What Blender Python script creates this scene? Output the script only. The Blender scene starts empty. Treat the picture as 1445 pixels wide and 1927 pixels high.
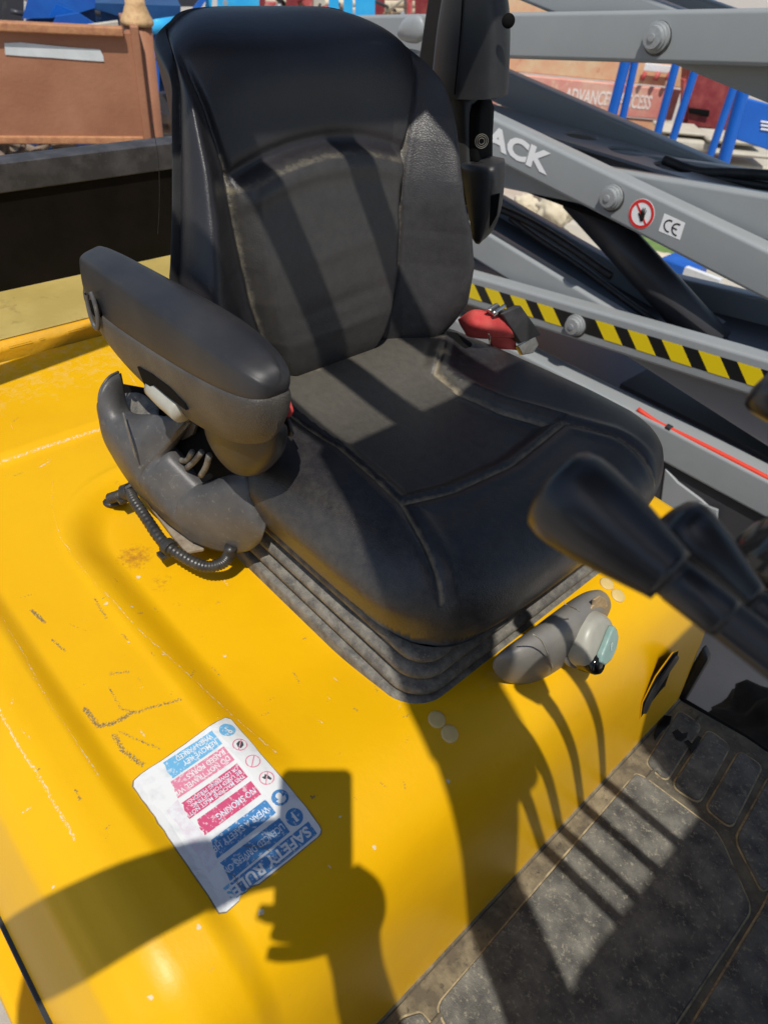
import bpy, bmesh, math, random
import numpy as np
from mathutils import Vector, Matrix

random.seed(7); np.random.seed(7)
SC = bpy.context.scene
COL = SC.collection

# ------------------------------------------------------------------ camera
R = np.array([[0.67629, 0.51907, -0.52269], [0.73210, -0.39494, 0.55503], [0.08166, -0.75802, -0.64710]])
CAM = np.array([0.0, 0.0, 1.85]); FPX = 1340.0; CX, CY = 722.5, 963.5
cam_d = bpy.data.cameras.new('camera'); cam = bpy.data.objects.new('camera', cam_d); COL.objects.link(cam)
cm = Matrix.Identity(4)
for i in range(3):
    cm[i][0] = R[i, 0]; cm[i][1] = -R[i, 1]; cm[i][2] = -R[i, 2]; cm[i][3] = CAM[i]
cam.matrix_world = cm
cam_d.sensor_fit = 'HORIZONTAL'; cam_d.lens = 6.8; cam_d.sensor_width = 6.8 * 1445 / FPX
cam_d.clip_start = 0.02; cam_d.clip_end = 500
cam_d.dof.use_dof = True; cam_d.dof.focus_distance = 0.95; cam_d.dof.aperture_fstop = 1.9
SC.camera = cam
# ------------------------------------------------------------------ sky, sun, exposure
SUN_TO = Vector((0.34155, -0.33503, 0.87812)).normalized()
w = bpy.data.worlds.new('World'); SC.world = w; w.use_nodes = True
nt = w.node_tree; nt.nodes.clear()
wo = nt.nodes.new('ShaderNodeOutputWorld'); bg = nt.nodes.new('ShaderNodeBackground'); sky = nt.nodes.new('ShaderNodeTexSky')
sky.sky_type = 'NISHITA'; sky.sun_disc = False; sky.sun_elevation = math.radians(61.4)
sky.sun_rotation = math.radians(134.4); sky.altitude = 50; sky.air_density = 1.0; sky.dust_density = 1.0
bg.inputs['Strength'].default_value = 0.115
nt.links.new(sky.outputs[0], bg.inputs[0]); nt.links.new(bg.outputs[0], wo.inputs[0])
sl = bpy.data.lights.new('sun', 'SUN'); sl.energy = 3.9; sl.angle = math.radians(0.53); sl.color = (1.0, 0.955, 0.88)
so = bpy.data.objects.new('sun', sl); COL.objects.link(so); so.rotation_euler = SUN_TO.to_track_quat('Z', 'Y').to_euler(); so.location = (3, -3, 8)
SC.view_settings.view_transform = 'Standard'; SC.view_settings.look = 'None'
SC.view_settings.exposure = 0.0; SC.view_settings.gamma = 1.0; SC.view_settings.use_curve_mapping = False

# ------------------------------------------------------------------ measuring helpers (photo point + known plane -> place)
def P(px, py, x=None, y=None, z=None):
    d = R @ np.array([(px - CX) / FPX, (py - CY) / FPX, 1.0])
    if z is not None: t = (z - CAM[2]) / d[2]
    elif x is not None: t = (x - CAM[0]) / d[0]
    else: t = (y - CAM[1]) / d[1]
    return CAM + t * d
def hit(px, py, p0, n):
    d = R @ np.array([(px - CX) / FPX, (py - CY) / FPX, 1.0]); n = np.array(n, float)
    return CAM + d * (np.dot(np.array(p0) - CAM, n) / np.dot(d, n))
def camp(x, y, z): return CAM + R @ np.array([x, y, z], float)

# ------------------------------------------------------------------ materials
def mat(name, col, rough=0.5, metal=0.0, col2=None, nscale=8, nlo=0.4, nhi=0.7, ndetail=6, bump=0.0, bscale=200, bdetail=3,
        dust=None, dust_noise=(60, 0.25, 0.75), col3=None, n3=(30, 0.55, 0.7), spec=0.5, coat=0.0, rough2=None, grain=None, clearrough=0.05, vor=0.0, vscale=300,
        scratch=None, scr_scale=(6, 120), scr_thr=(0.66, 0.72)):
    m = bpy.data.materials.new(name); m.use_nodes = True
    n = m.node_tree.nodes; L = m.node_tree.links; b = n['Principled BSDF']
    tc = n.new('ShaderNodeTexCoord'); obj = tc.outputs['Object']
    b.inputs['Base Color'].default_value = (*col, 1); b.inputs['Roughness'].default_value = rough; b.inputs['Metallic'].default_value = metal
    b.inputs['Specular IOR Level'].default_value = spec
    if coat: b.inputs['Coat Weight'].default_value = coat; b.inputs['Coat Roughness'].default_value = clearrough
    cur = None
    def noise(scale, detail=6, rgh=0.6, dist=0.0):
        t = n.new('ShaderNodeTexNoise'); t.inputs['Scale'].default_value = scale; t.inputs['Detail'].default_value = detail
        t.inputs['Roughness'].default_value = rgh; t.inputs['Distortion'].default_value = dist; L.new(obj, t.inputs['Vector']); return t.outputs[0]
    def rng(src, lo, hi):
        r = n.new('ShaderNodeMapRange'); r.inputs[1].default_value = lo; r.inputs[2].default_value = hi; r.clamp = True; L.new(src, r.inputs[0]); return r.outputs[0]
    def math_(op, a, c):
        q = n.new('ShaderNodeMath'); q.operation = op
        for k, v in enumerate((a, c)):
            if isinstance(v, (int, float)): q.inputs[k].default_value = v
            else: L.new(v, q.inputs[k])
        return q.outputs[0]
    def mix(fac, a, c):
        q = n.new('ShaderNodeMix'); q.data_type = 'RGBA'; L.new(fac, q.inputs[0])
        for k, v in ((6, a), (7, c)):
            if isinstance(v, tuple): q.inputs[k].default_value = (*v, 1)
            else: L.new(v, q.inputs[k])
        return q.outputs[2]
    cur = col; rcur = rough
    if col2: cur = mix(rng(noise(nscale, ndetail), nlo, nhi), cur, col2)
    if col3: cur = mix(rng(noise(n3[0], 8, 0.7), n3[1], n3[2]), cur, col3)
    if scratch:
        mp = n.new('ShaderNodeMapping'); mp.inputs['Scale'].default_value = (scr_scale[0], scr_scale[1], 20); mp.inputs['Rotation'].default_value = (0.2, 0.1, 0.6); L.new(obj, mp.inputs[0])
        t = n.new('ShaderNodeTexNoise'); t.inputs['Scale'].default_value = 1; t.inputs['Detail'].default_value = 4; L.new(mp.outputs[0], t.inputs['Vector'])
        f = math_('MULTIPLY', rng(t.outputs[0], *scr_thr), rng(noise(9, 3), 0.45, 0.65))
        cur = mix(f, cur, scratch)
    for key, dcol, (ns, lo, hi), dr in (dust or []):
        a = n.new('ShaderNodeAttribute'); a.attribute_name = key
        nz = noise(ns, 8, 0.75)
        f = rng(math_('ADD', math_('MULTIPLY', a.outputs['Fac'], 1.0), math_('MULTIPLY', math_('SUBTRACT', nz, 0.5), math_('MINIMUM', math_('MULTIPLY', a.outputs['Fac'], 4), 0.55 if key == 'dust2' else 1.6))), lo, hi)
        cur = mix(f, cur, dcol)
        if dr is not None:
            q = n.new('ShaderNodeMix'); q.data_type = 'FLOAT'; L.new(f, q.inputs[0])
            if isinstance(rcur, (int, float)): q.inputs[2].default_value = rcur
            else: L.new(rcur, q.inputs[2])
            q.inputs[3].default_value = dr; rcur = q.outputs[0]
    if rough2 is not None and isinstance(rcur, (int, float)):
        q = n.new('ShaderNodeMapRange'); L.new(noise(14, 6), q.inputs[0]); q.inputs[1].default_value = .35; q.inputs[2].default_value = .7
        q.inputs[3].default_value = rough; q.inputs[4].default_value = rough2; rcur = q.outputs[0]
    if not isinstance(cur, tuple): L.new(cur, b.inputs['Base Color'])
    if not isinstance(rcur, (int, float)): L.new(rcur, b.inputs['Roughness'])
    if bump or vor:
        bp = n.new('ShaderNodeBump'); bp.inputs['Strength'].default_value = 1.0; bp.inputs['Distance'].default_value = 1.0
        h = None
        if bump: h = math_('MULTIPLY', noise(bscale, bdetail), bump)
        if vor:
            v = n.new('ShaderNodeTexVoronoi'); v.feature = 'DISTANCE_TO_EDGE'; v.inputs['Scale'].default_value = vscale
            dn = n.new('ShaderNodeTexNoise'); dn.inputs['Scale'].default_value = vscale * .5; L.new(obj, dn.inputs['Vector'])
            va = n.new('ShaderNodeVectorMath'); va.operation = 'SCALE'; L.new(dn.outputs['Color'], va.inputs[0]); va.inputs['Scale'].default_value = 1.2 / vscale
            vb = n.new('ShaderNodeVectorMath'); L.new(obj, vb.inputs[0]); L.new(va.outputs[0], vb.inputs[1]); L.new(vb.outputs[0], v.inputs['Vector'])
            hv = math_('MULTIPLY', rng(v.outputs['Distance'], 0.0, 0.25), vor)
            h = hv if h is None else math_('ADD', h, hv)
        L.new(h, bp.inputs['Height']); L.new(bp.outputs[0], b.inputs['Normal'])
    return m

TAN = (0.42, 0.34, 0.21)
M = {}
M['yellow'] = mat('yellow_paint', (0.770, 0.422, 0.0025), 0.38, col2=(0.72, 0.378, 0.0025), nscale=5, bump=0.0003, bscale=90, bdetail=4, rough2=0.6, spec=0.28,
                  col3=(0.62, 0.36, 0.06), n3=(55, 0.66, 0.8),
                  dust=[('dust', (0.72, 0.50, 0.18), (45, 0.35, 1.0), 0.6), ('wear', (0.20, 0.15, 0.07), (400, 0.43, 0.54), 0.7), ('chip', (0.66, 0.56, 0.36), (300, 0.45, 0.55), 0.6), ('rust', (0.30, 0.10, 0.015), (110, 0.35, 0.9), 0.8)])
M['yellow_cast'] = mat('yellow_cast_paint', (0.74, 0.37, 0.008), 0.5, col2=(0.62, 0.33, 0.02), nscale=9, bump=0.0016, bscale=55, bdetail=5,
                       dust=[('dust', (0.50, 0.36, 0.10), (30, 0.2, 1.0), 0.8), ('wear', (0.05, 0.02, 0.012), (80, 0.4, 0.46), 0.8)])
M['black_metal'] = mat('black_steel', (0.004, 0.003, 0.002), 0.7, col2=(0.008, 0.005, 0.004), nscale=14, bump=0.0004, bscale=70, spec=0.15)
M['rail_metal'] = mat('black_rail_steel', (0.035, 0.033, 0.034), 0.6, col2=(0.075, 0.07, 0.072), nscale=18, nlo=.45, nhi=.65, col3=(.11, .105, .1), n3=(160, .62, .7), bump=0.0004, bscale=90)
M['brown_post'] = mat('brown_black_steel', (0.018, 0.013, 0.010), 0.6, col2=(0.03, 0.02, 0.015), nscale=20)
M['vinyl'] = mat('black_vinyl', (0.0185, 0.0172, 0.0190), 0.30, col2=(0.026, 0.024, 0.025), nscale=10, rough2=0.42, vor=0.00014, vscale=380, bump=0.0002, bscale=40,
                 dust=[('dust', TAN, (42, 0.30, 1.25), 0.8), ('dust2', (0.175, 0.16, 0.128), (70, 0.12, 1.25), 0.50), ('chip', (0.55, 0.46, 0.28), (90, 0.45, 0.5), 0.8)], spec=0.5,
                 scratch=(0.07, 0.065, 0.055), scr_scale=(20, 190), scr_thr=(0.68, 0.76))
M['vinyl_back'] = mat('black_grained_vinyl', (0.0210, 0.0195, 0.0220), 0.38, col2=(0.028, 0.026, 0.029), nscale=9, rough2=0.46, vor=0.00011, vscale=330, bump=0.0005, bscale=38,
                 dust=[('dust', (0.30, 0.26, 0.17), (55, 0.30, 1.4), 0.75), ('dust2', (0.12, 0.112, 0.095), (60, 0.15, 1.35), 0.50)], spec=0.5,
                 scratch=(0.055, 0.05, 0.045), scr_scale=(160, 12), scr_thr=(0.66, 0.75))
M['arm_pad'] = mat('dark_armrest_foam', (0.019, 0.019, 0.022), 0.48, col2=(0.034, 0.032, 0.032), nscale=12, bump=0.00010, bscale=900, col3=(.07, .065, .055), n3=(220, .62, .74), dust=[('dust', (0.13, 0.115, 0.09), (30, 0.2, 1.2), 0.7)])
M['arm_shell'] = mat('grained_black_plastic', (0.055, 0.050, 0.045), 0.5, col2=(0.105, 0.092, 0.075), nscale=10, vor=0.0003, vscale=380, col3=(.12, .105, .08), n3=(160, .60, .75), dust=[('dust', (0.22, 0.19, 0.13), (60, 0.2, 1.2), 0.8)])
M['housing'] = mat('grey_black_plastic', (0.058, 0.058, 0.061), 0.45, col2=(0.10, 0.095, 0.09), nscale=14, bump=0.0003, bscale=260, col3=(.19, .175, .14), n3=(120, .58, .74), dust=[('dust', (0.24, 0.21, 0.15), (70, 0.25, 1.2), 0.8)])
M['bellows'] = mat('dusty_black_rubber', (0.09, 0.085, 0.078), 0.75, col2=(0.22, 0.205, 0.17), nscale=60, nlo=.38, nhi=.70, col3=(0.28, 0.25, 0.19), n3=(350, .55, .72), bump=0.0008, bscale=400,
                     dust=[('dust', (0.34, 0.28, 0.17), (200, 0.3, 1.1), 0.9)])
M['plastic'] = mat('black_plastic', (0.022, 0.022, 0.023), 0.42, col2=(0.04, 0.04, 0.04), nscale=12, bump=0.00018, bscale=800, dust=[('dust', (0.20, 0.17, 0.11), (60, 0.3, 1.2), 0.8)])
M['deep_black'] = mat('deep_black_fill', (0.005, 0.005, 0.005), 0.8, spec=0.1)  # also fills holes, slots and gaps, putting their shade into colour
M['rubber_hose'] = mat('black_corrugated_plastic', (0.022, 0.021, 0.021), 0.38, col2=(0.06, 0.055, 0.045), nscale=40)
M['dusty_steel'] = mat('dusty_steel', (0.30, 0.25, 0.18), 0.8, col2=(0.18, 0.13, 0.09), nscale=60, col3=(.22, .09, .04), n3=(30, .6, .75), bump=.0006, bscale=250)
M['red_web'] = mat('red_webbing', (0.50, 0.035, 0.035), 0.75, col2=(0.58, 0.09, 0.075), nscale=25, bump=0.0004, bscale=700)
M['chrome'] = mat('worn_chrome', (0.6, 0.6, 0.58), 0.28, 1.0, col2=(0.4, 0.38, 0.34), nscale=60)
M['box_grey'] = mat('grey_box_plastic', (0.19, 0.18, 0.165), 0.45, col2=(0.25, 0.235, 0.20), nscale=16, bump=0.0002, bscale=150, dust=[('dust', (0.40, 0.35, 0.25), (70, 0.3, 1.2), 0.8)])
M['knob_grey'] = mat('light_grey_plastic', (0.34, 0.33, 0.28), 0.4, col2=(0.40, 0.39, 0.33), nscale=30, bump=.0001, bscale=300)
M['teal'] = mat('pale_teal_plastic', (0.20, 0.33, 0.30), 0.25, col2=(0.30, 0.40, 0.36), nscale=40, bump=.0005, bscale=120)
M['teal_light'] = mat('pale_teal_raised_print', (0.42, 0.52, 0.47), 0.4)
M['lever_gloss'] = mat('shiny_black_lever_plastic', (0.012, 0.012, 0.013), 0.16)
M['lever_black'] = mat('smooth_black_lever_plastic', (0.016, 0.016, 0.018), 0.30, col2=(0.022, 0.022, 0.023), nscale=30, bump=.00008, bscale=500, col3=(.05, .046, .04), n3=(120, .66, .8))
M['rivet'] = mat('pale_yellow_plastic_cap', (0.62, 0.46, 0.17), 0.5, col2=(.7, .5, .2), nscale=80)
M['weld'] = mat('grey_weld', (.20, .215, .22), .45, bump=.003, bscale=160)
M['grease'] = mat('dark_grease', (.03, .028, .026), .3, col2=(.12, .12, .115), nscale=60)
M['gloss_black'] = mat('glossy_black_plastic', (0.01, 0.01, 0.01), 0.12)
M['mat_base'] = mat('dusty_floor_rubber', (0.085, 0.075, 0.058), 0.9, col2=(0.20, 0.17, 0.115), nscale=26, nlo=.40, nhi=.72, col3=(.30, .245, .15), n3=(120, .58, .72), bump=.0009, bscale=260)
M['mat_pad'] = mat('floor_rubber_pad', (0.058, 0.056, 0.052), 0.72, col2=(0.20, 0.19, 0.16), nscale=26, nlo=.36, nhi=.70, ndetail=10, col3=(0.33, 0.30, 0.22), n3=(140, .54, .72), bump=.0012, bscale=420)
M['mat_dust'] = mat('tan_dust_in_groove', (0.42, 0.34, 0.20), 0.95, col2=(0.16, 0.13, 0.09), nscale=45, nlo=.42, nhi=.66, bump=.001, bscale=200)
M['cast_top'] = mat('dusty_dull_yellow_paint', (0.40, 0.30, 0.085), 0.6, col2=(0.50, 0.38, 0.12), nscale=7, col3=(.30, .22, .07), n3=(25, .58, .72), bump=.0006, bscale=60)
M['mat_edge'] = mat('dusty_floor_edge', (0.11, 0.09, 0.06), 0.9, col2=(0.27, 0.22, 0.135), nscale=30, col3=(.05, .04, .03), n3=(80, .55, .7), bump=.001, bscale=200)
M['oil'] = mat('wet_black_oil', (0.004, 0.004, 0.006), 0.12)
M['lift_grey'] = mat('grey_machine_paint', (0.285, 0.305, 0.312), 0.36, col2=(0.31, 0.325, 0.33), nscale=6, col3=(.23, .23, .22), n3=(38, .64, .8), bump=.0002, bscale=30)
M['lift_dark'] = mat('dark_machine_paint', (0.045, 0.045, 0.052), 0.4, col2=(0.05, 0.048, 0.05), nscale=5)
M['plate_grey'] = mat('plate_paint', (0.30, 0.305, 0.32), 0.32, col2=(0.34, 0.32, 0.31), nscale=5)
M['zinc'] = mat('grey_zinc', (0.30, 0.315, 0.32), 0.42, 0.2, col2=(.36, .375, .38), nscale=120)
M['white'] = mat('white_vinyl_print', (0.88, 0.88, 0.88), 0.4)
M['white_dirty'] = mat('white_label_film', (0.74, 0.75, 0.74), 0.45, col2=(0.60, 0.61, 0.62), nscale=55, nlo=.5, nhi=.75, col3=(.42, .40, .36), n3=(150, .66, .76))
def speck(name, c):
    return mat(name, c, 0.45, col2=tuple(min(.8, v * .45 + .40) for v in c), nscale=260, nlo=.565, nhi=.60, ndetail=3, col3=tuple(min(.8, v * .5 + .38) for v in c), n3=(45, .60, .70))
M['lab_blue'] = speck('faded_blue_print', (0.055, 0.22, 0.48)); M['lab_blue2'] = speck('pale_blue_print', (0.15, 0.42, 0.66))
M['lab_red'] = speck('faded_red_print', (0.58, 0.08, 0.18)); M['lab_pink'] = speck('pale_pink_print', (0.68, 0.22, 0.32))
M['lab_ghost'] = mat('ghost_print', (0.66, 0.60, 0.64), 0.5, col2=(0.72, 0.73, 0.74), nscale=120, nlo=.4, nhi=.6)
M['lab_text'] = mat('pale_print', (0.66, 0.72, 0.78), 0.45, col2=(0.40, 0.5, 0.62), nscale=200, nlo=.56, nhi=.62)
M['lab_dark'] = mat('dark_print', (0.07, 0.07, 0.08), 0.5)
M['label_edge'] = mat('label_edge_dirt', (0.17, 0.14, 0.09), 0.8, col2=(.3, .24, .12), nscale=200)
M['tape_yellow'] = mat('yellow_tape', (0.80, 0.60, 0.01), 0.35); M['tape_black'] = mat('black_tape', (0.012, 0.012, 0.012), 0.35)
M['sign_red'] = mat('sign_red', (0.70, 0.03, 0.03), 0.4); M['ink'] = mat('black_ink', (0.01, 0.01, 0.01), 0.4)
M['hose_red'] = mat('red_hose', (0.72, 0.06, 0.03), 0.4)
M['bin'] = mat('rust_brown_paint', (0.30, 0.125, 0.065), 0.6, col2=(0.38, 0.175, 0.095), nscale=4, nlo=.35, nhi=.7, col3=(0.55, 0.33, 0.19), n3=(60, .68, .76), bump=.0015, bscale=60)
M['bin_edge'] = mat('rust_orange_edge', (0.46, 0.22, 0.10), 0.75, col2=(0.34, 0.14, 0.07), nscale=30, bump=.002, bscale=90)
M['tape_white'] = mat('white_cloth_tape', (0.62, 0.66, 0.66), 0.5, col2=(.52, .56, .56), nscale=12)
M['flange'] = mat('raw_tan_flange', (0.60, 0.40, 0.20), 0.75, col2=(0.45, 0.26, 0.12), nscale=40, bump=.003, bscale=70)
M['rope'] = mat('dusty_grey_brown_hose', (0.20, 0.15, 0.115), 0.85, col2=(0.32, 0.25, 0.19), nscale=15)
M['blue'] = mat('mid_blue_paint', (0.015, 0.095, 0.42), 0.4, col2=(0.02, 0.14, 0.52), nscale=7); M['blue_dark'] = mat('dark_blue_paint', (0.008, 0.05, 0.16), 0.45, col2=(.015, .075, .2), nscale=9)
M['blue_light'] = mat('bright_light_blue_paint', (0.03, 0.40, 0.78), 0.4, col2=(.06, .48, .80), nscale=8)
M['blue_machine'] = mat('machine_blue_paint', (0.004, 0.105, 0.48), 0.38, col2=(.006, .125, .54), nscale=6)
M['red_paint'] = mat('worn_red_paint', (0.42, 0.05, 0.05), 0.6, col2=(0.55, 0.16, 0.14), nscale=14, col3=(.62, .38, .30), n3=(22, .55, .72))
M['red_dark'] = mat('maroon_paint', (0.20, 0.02, 0.025), 0.55, col2=(.30, .06, .05), nscale=14)
M['red_faded'] = mat('sun_faded_red_paint', (0.62, 0.20, 0.17), 0.7, col2=(0.66, 0.40, 0.30), nscale=3.2, nlo=.4, nhi=.65, col3=(0.72, 0.55, 0.36), n3=(9, .55, .7))
M['red_orange'] = mat('sun_faded_orange_paint', (0.66, 0.35, 0.20), 0.7, col2=(0.68, 0.50, 0.30), nscale=5, nlo=.4, nhi=.65, col3=(.55, .15, .1), n3=(12, .58, .72))
M['letter'] = mat('faded_white_lettering', (0.80, 0.72, 0.66), 0.6, col2=(.66, .40, .34), nscale=14, nlo=.55, nhi=.75)
M['block'] = mat('pale_concrete', (0.46, 0.42, 0.34), 0.9, col2=(0.56, 0.52, 0.43), nscale=6, bump=.004, bscale=25)
M['block_cream'] = mat('cream_stone', (0.66, 0.58, 0.42), 0.85, col2=(.55, .47, .33), nscale=7, bump=.006, bscale=18)
M['concrete'] = mat('yard_concrete', (0.40, 0.355, 0.30), 0.9, col2=(0.47, 0.42, 0.36), nscale=3.5, nlo=.35, nhi=.7, ndetail=10, col3=(.23, .205, .175), n3=(9, .6, .8), bump=.003, bscale=40, bdetail=8)
M['tyre'] = mat('black_tyre', (0.016, 0.015, 0.015), 0.45, col2=(.035, .033, .03), nscale=20)
M['cloth_dark'] = mat('dark_cloth', (0.014, 0.012, 0.009), 0.85, col2=(.035, .03, .02), nscale=14)
M['green'] = mat('green_plastic', (0.13, 0.22, 0.05), 0.6, col2=(.2, .28, .08), nscale=10)
M['skin'] = mat('skin', (0.50, 0.28, 0.19), 0.5); M['shirt'] = mat('navy_shirt', (0.03, 0.04, 0.08), 0.8); M['trousers'] = mat('grey_trousers', (0.06, 0.06, 0.06), 0.85)
M['hair'] = mat('dark_hair', (0.02, 0.014, 0.01), 0.6); M['phone'] = mat('phone_case', (0.02, 0.02, 0.022), 0.3)
M['brown_paper'] = mat('brown_worn_patch', (0.42, 0.30, 0.17), 0.35, col2=(.6, .45, .3), nscale=90, bump=.002, bscale=90)
M['foam'] = mat('exposed_tan_foam', (0.62, 0.52, 0.32), 0.9, bump=.001, bscale=200)

# ------------------------------------------------------------------ mesh helpers
def link(name, me, m=None, parent=None, label=None, cat=None, group=None, kind=None, smooth=False):
    o = bpy.data.objects.new(name, me); COL.objects.link(o)
    if me is not None and m is not None:
        for q in (m if isinstance(m, (list, tuple)) else [m]): me.materials.append(M[q] if isinstance(q, str) else q)
    if smooth and me is not None: me.polygons.foreach_set('use_smooth', [True] * len(me.polygons))
    if parent is not None: o.parent = parent
    if label: o['label'] = label
    if cat: o['category'] = cat
    if group: o['group'] = group
    if kind: o['kind'] = kind
    return o
def thing(name, label, cat, loc=(0, 0, 0), group=None):
    o = link(name, None, label=label, cat=cat, group=group); o.location = loc; o.empty_display_size = .1; return o
def adopt(root):
    # children were built in world coordinates: keep them there under a root that has a location
    for c in [o for o in bpy.data.objects if o.parent is root]: c.matrix_parent_inverse = Matrix.Translation(root.location).inverted()
def mesh(name, v, f, m, parent=None, smooth=False, attrs=None, **k):
    me = bpy.data.meshes.new(name); me.from_pydata([tuple(map(float, q)) for q in v], [], [tuple(int(i) for i in q) for q in f]); me.update()
    for a, val in (attrs or {}).items():
        at = me.attributes.new(a, 'FLOAT', 'POINT'); at.data.foreach_set('value', np.asarray(val, np.float32).ravel())
    return link(name, me, m, parent, smooth=smooth, **k)
def bevel(o, wdt, seg=2, angle=0.5):
    b = o.modifiers.new('bevel', 'BEVEL'); b.width = wdt; b.segments = seg; b.limit_method = 'ANGLE'; b.angle_limit = angle
    o.data.polygons.foreach_set('use_smooth', [True] * len(o.data.polygons))
    wn = o.modifiers.new('wn', 'WEIGHTED_NORMAL'); wn.keep_sharp = True; return o
def subsurf(o, lv=2):
    s = o.modifiers.new('sub', 'SUBSURF'); s.levels = lv; s.render_levels = lv; o.data.polygons.foreach_set('use_smooth', [True] * len(o.data.polygons)); return o
def solid(o, t, off=-1):
    s = o.modifiers.new('solid', 'SOLIDIFY'); s.thickness = t; s.offset = off; return o
BOXF = [(0, 3, 2, 1), (4, 5, 6, 7), (0, 1, 5, 4), (1, 2, 6, 5), (2, 3, 7, 6), (3, 0, 4, 7)]
def box(name, lo, hi, m, parent=None, bev=0.0, **k):
    x0, y0, z0 = lo; x1, y1, z1 = hi
    o = mesh(name, [(x0, y0, z0), (x1, y0, z0), (x1, y1, z0), (x0, y1, z0), (x0, y0, z1), (x1, y0, z1), (x1, y1, z1), (x0, y1, z1)], BOXF, m, parent, **k)
    return bevel(o, bev) if bev else o
def prism(name, poly, vec, m, parent=None, bev=0.0, **k):
    # polygon (3D points, planar) extruded by vec
    n = len(poly); poly = [np.array(p, float) for p in poly]; vec = np.array(vec, float)
    nrm = sum(np.cross(poly[i] - poly[0], poly[(i + 1) % n] - poly[0]) for i in range(n))
    if np.dot(nrm, vec) > 0: poly = poly[::-1]
    v = poly + [p + vec for p in poly]
    f = [tuple(range(n)), tuple(range(2 * n - 1, n - 1, -1))] + [((i + 1) % n, i, n + i, n + (i + 1) % n) for i in range(n)]
    o = mesh(name, v, f, m, parent, **k)
    return bevel(o, bev) if bev else o
def frame_for(d):
    d = np.array(d, float); d /= np.linalg.norm(d); a = np.array([0, 0, 1.]) if abs(d[2]) < .9 else np.array([1., 0, 0])
    u = np.cross(a, d); u /= np.linalg.norm(u); return u, np.cross(d, u), d
def spline(pts, n):
    pts = np.array(pts, float); k = len(pts)
    if k == 2: return np.array([pts[0] + (pts[1] - pts[0]) * t for t in np.linspace(0, 1, n)])
    out = []
    for s in np.linspace(0, k - 1, n):
        i = min(int(s), k - 2); t = s - i
        p0 = pts[i - 1] if i > 0 else 2 * pts[0] - pts[1]; p1 = pts[i]; p2 = pts[i + 1]; p3 = pts[i + 2] if i + 2 < k else 2 * pts[-1] - pts[-2]
        out.append(.5 * (2 * p1 + (p2 - p0) * t + (2 * p0 - 5 * p1 + 4 * p2 - p3) * t * t + (3 * p1 - p0 - 3 * p2 + p3) * t ** 3))
    return np.array(out)
def tube(name, pts, r, m, parent=None, sides=12, n=None, ribs=None, cap=True, **k):
    pts = spline(pts, n) if n else np.array(pts, float)
    N = len(pts); rr = r if hasattr(r, '__len__') else [r] * N
    if len(rr) != N: rr = np.interp(np.linspace(0, 1, N), np.linspace(0, 1, len(rr)), rr)
    v = []; f = []; up = None
    for i in range(N):
        d = pts[min(i + 1, N - 1)] - pts[max(i - 1, 0)]; d = d / (np.linalg.norm(d) + 1e-12)
        if up is None: up, _, _ = frame_for(d)
        up = up - np.dot(up, d) * d; up /= np.linalg.norm(up); sd = np.cross(d, up)
        q = rr[i] * (1 + (ribs if ribs and i % 4 in (0, 1) else 0))
        for s in range(sides):
            a = 2 * math.pi * s / sides; v.append(pts[i] + q * (math.cos(a) * up + math.sin(a) * sd))
    for i in range(N - 1):
        for s in range(sides):
            t = (s + 1) % sides; f.append((i * sides + s, i * sides + t, (i + 1) * sides + t, (i + 1) * sides + s))
    if cap: f.append(tuple(range(sides - 1, -1, -1))); f.append(tuple((N - 1) * sides + s for s in range(sides)))
    k.setdefault('smooth', True)
    return mesh(name, v, f, m, parent, **k)
def lathe(name, base, axis, prof, m, parent=None, sides=28, **k):
    # prof: list of (height along axis, radius)
    u, vv, d = frame_for(axis); base = np.array(base, float); v = []; f = []
    for h, r in prof:
        for s in range(sides):
            a = 2 * math.pi * s / sides; v.append(base + d * h + max(r, 1e-5) * (math.cos(a) * u + math.sin(a) * vv))
    for i in range(len(prof) - 1):
        for s in range(sides):
            t = (s + 1) % sides; f.append((i * sides + s, i * sides + t, (i + 1) * sides + t, (i + 1) * sides + s))
    f.append(tuple(range(sides - 1, -1, -1))); f.append(tuple((len(prof) - 1) * sides + s for s in range(sides)))
    o = mesh(name, v, f, m, parent, **k); 
    return bevel(o, 0.0004, 1, 0.6) if not k.get('smooth') else o
def gridmesh(name, V, m, parent=None, attrs=None, closed_u=False, flip=False, **k):
    a, b = V.shape[:2]; v = V.reshape(-1, 3); f = []
    I = np.arange(a * b).reshape(a, b)
    A = I[:-1, :-1].ravel(); B = I[1:, :-1].ravel(); C = I[1:, 1:].ravel(); D = I[:-1, 1:].ravel()
    F = np.stack([A, B, C, D], 1)
    if closed_u: F = np.concatenate([F, np.stack([I[-1, :-1], I[0, :-1], I[0, 1:], I[-1, 1:]], 1)])
    if flip: F = F[:, ::-1]
    me = bpy.data.meshes.new(name); me.vertices.add(len(v)); me.vertices.foreach_set('co', v.astype(np.float32).ravel())
    me.loops.add(len(F) * 4); me.loops.foreach_set('vertex_index', F.astype(np.int32).ravel())
    me.polygons.add(len(F)); me.polygons.foreach_set('loop_start', np.arange(0, len(F) * 4, 4, dtype=np.int32))
    me.update(calc_edges=True); me.validate()
    for q, val in (attrs or {}).items():
        at = me.attributes.new(q, 'FLOAT', 'POINT'); at.data.foreach_set('value', np.asarray(val, np.float32).ravel())
    k.setdefault('smooth', True)
    return link(name, me, m, parent, **k)
def patch(name, ctrl, m, parent=None, nu=24, nv=24, thick=0.0, flip=False, **k):
    C = np.array(ctrl, float); tmp = np.stack([spline(C[i], nv) for i in range(C.shape[0])]); V = np.stack([spline(tmp[:, j], nu) for j in range(nv)], 1)
    o = gridmesh(name, V, m, parent, flip=flip, **k)
    if thick: solid(o, thick)
    return o
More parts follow.
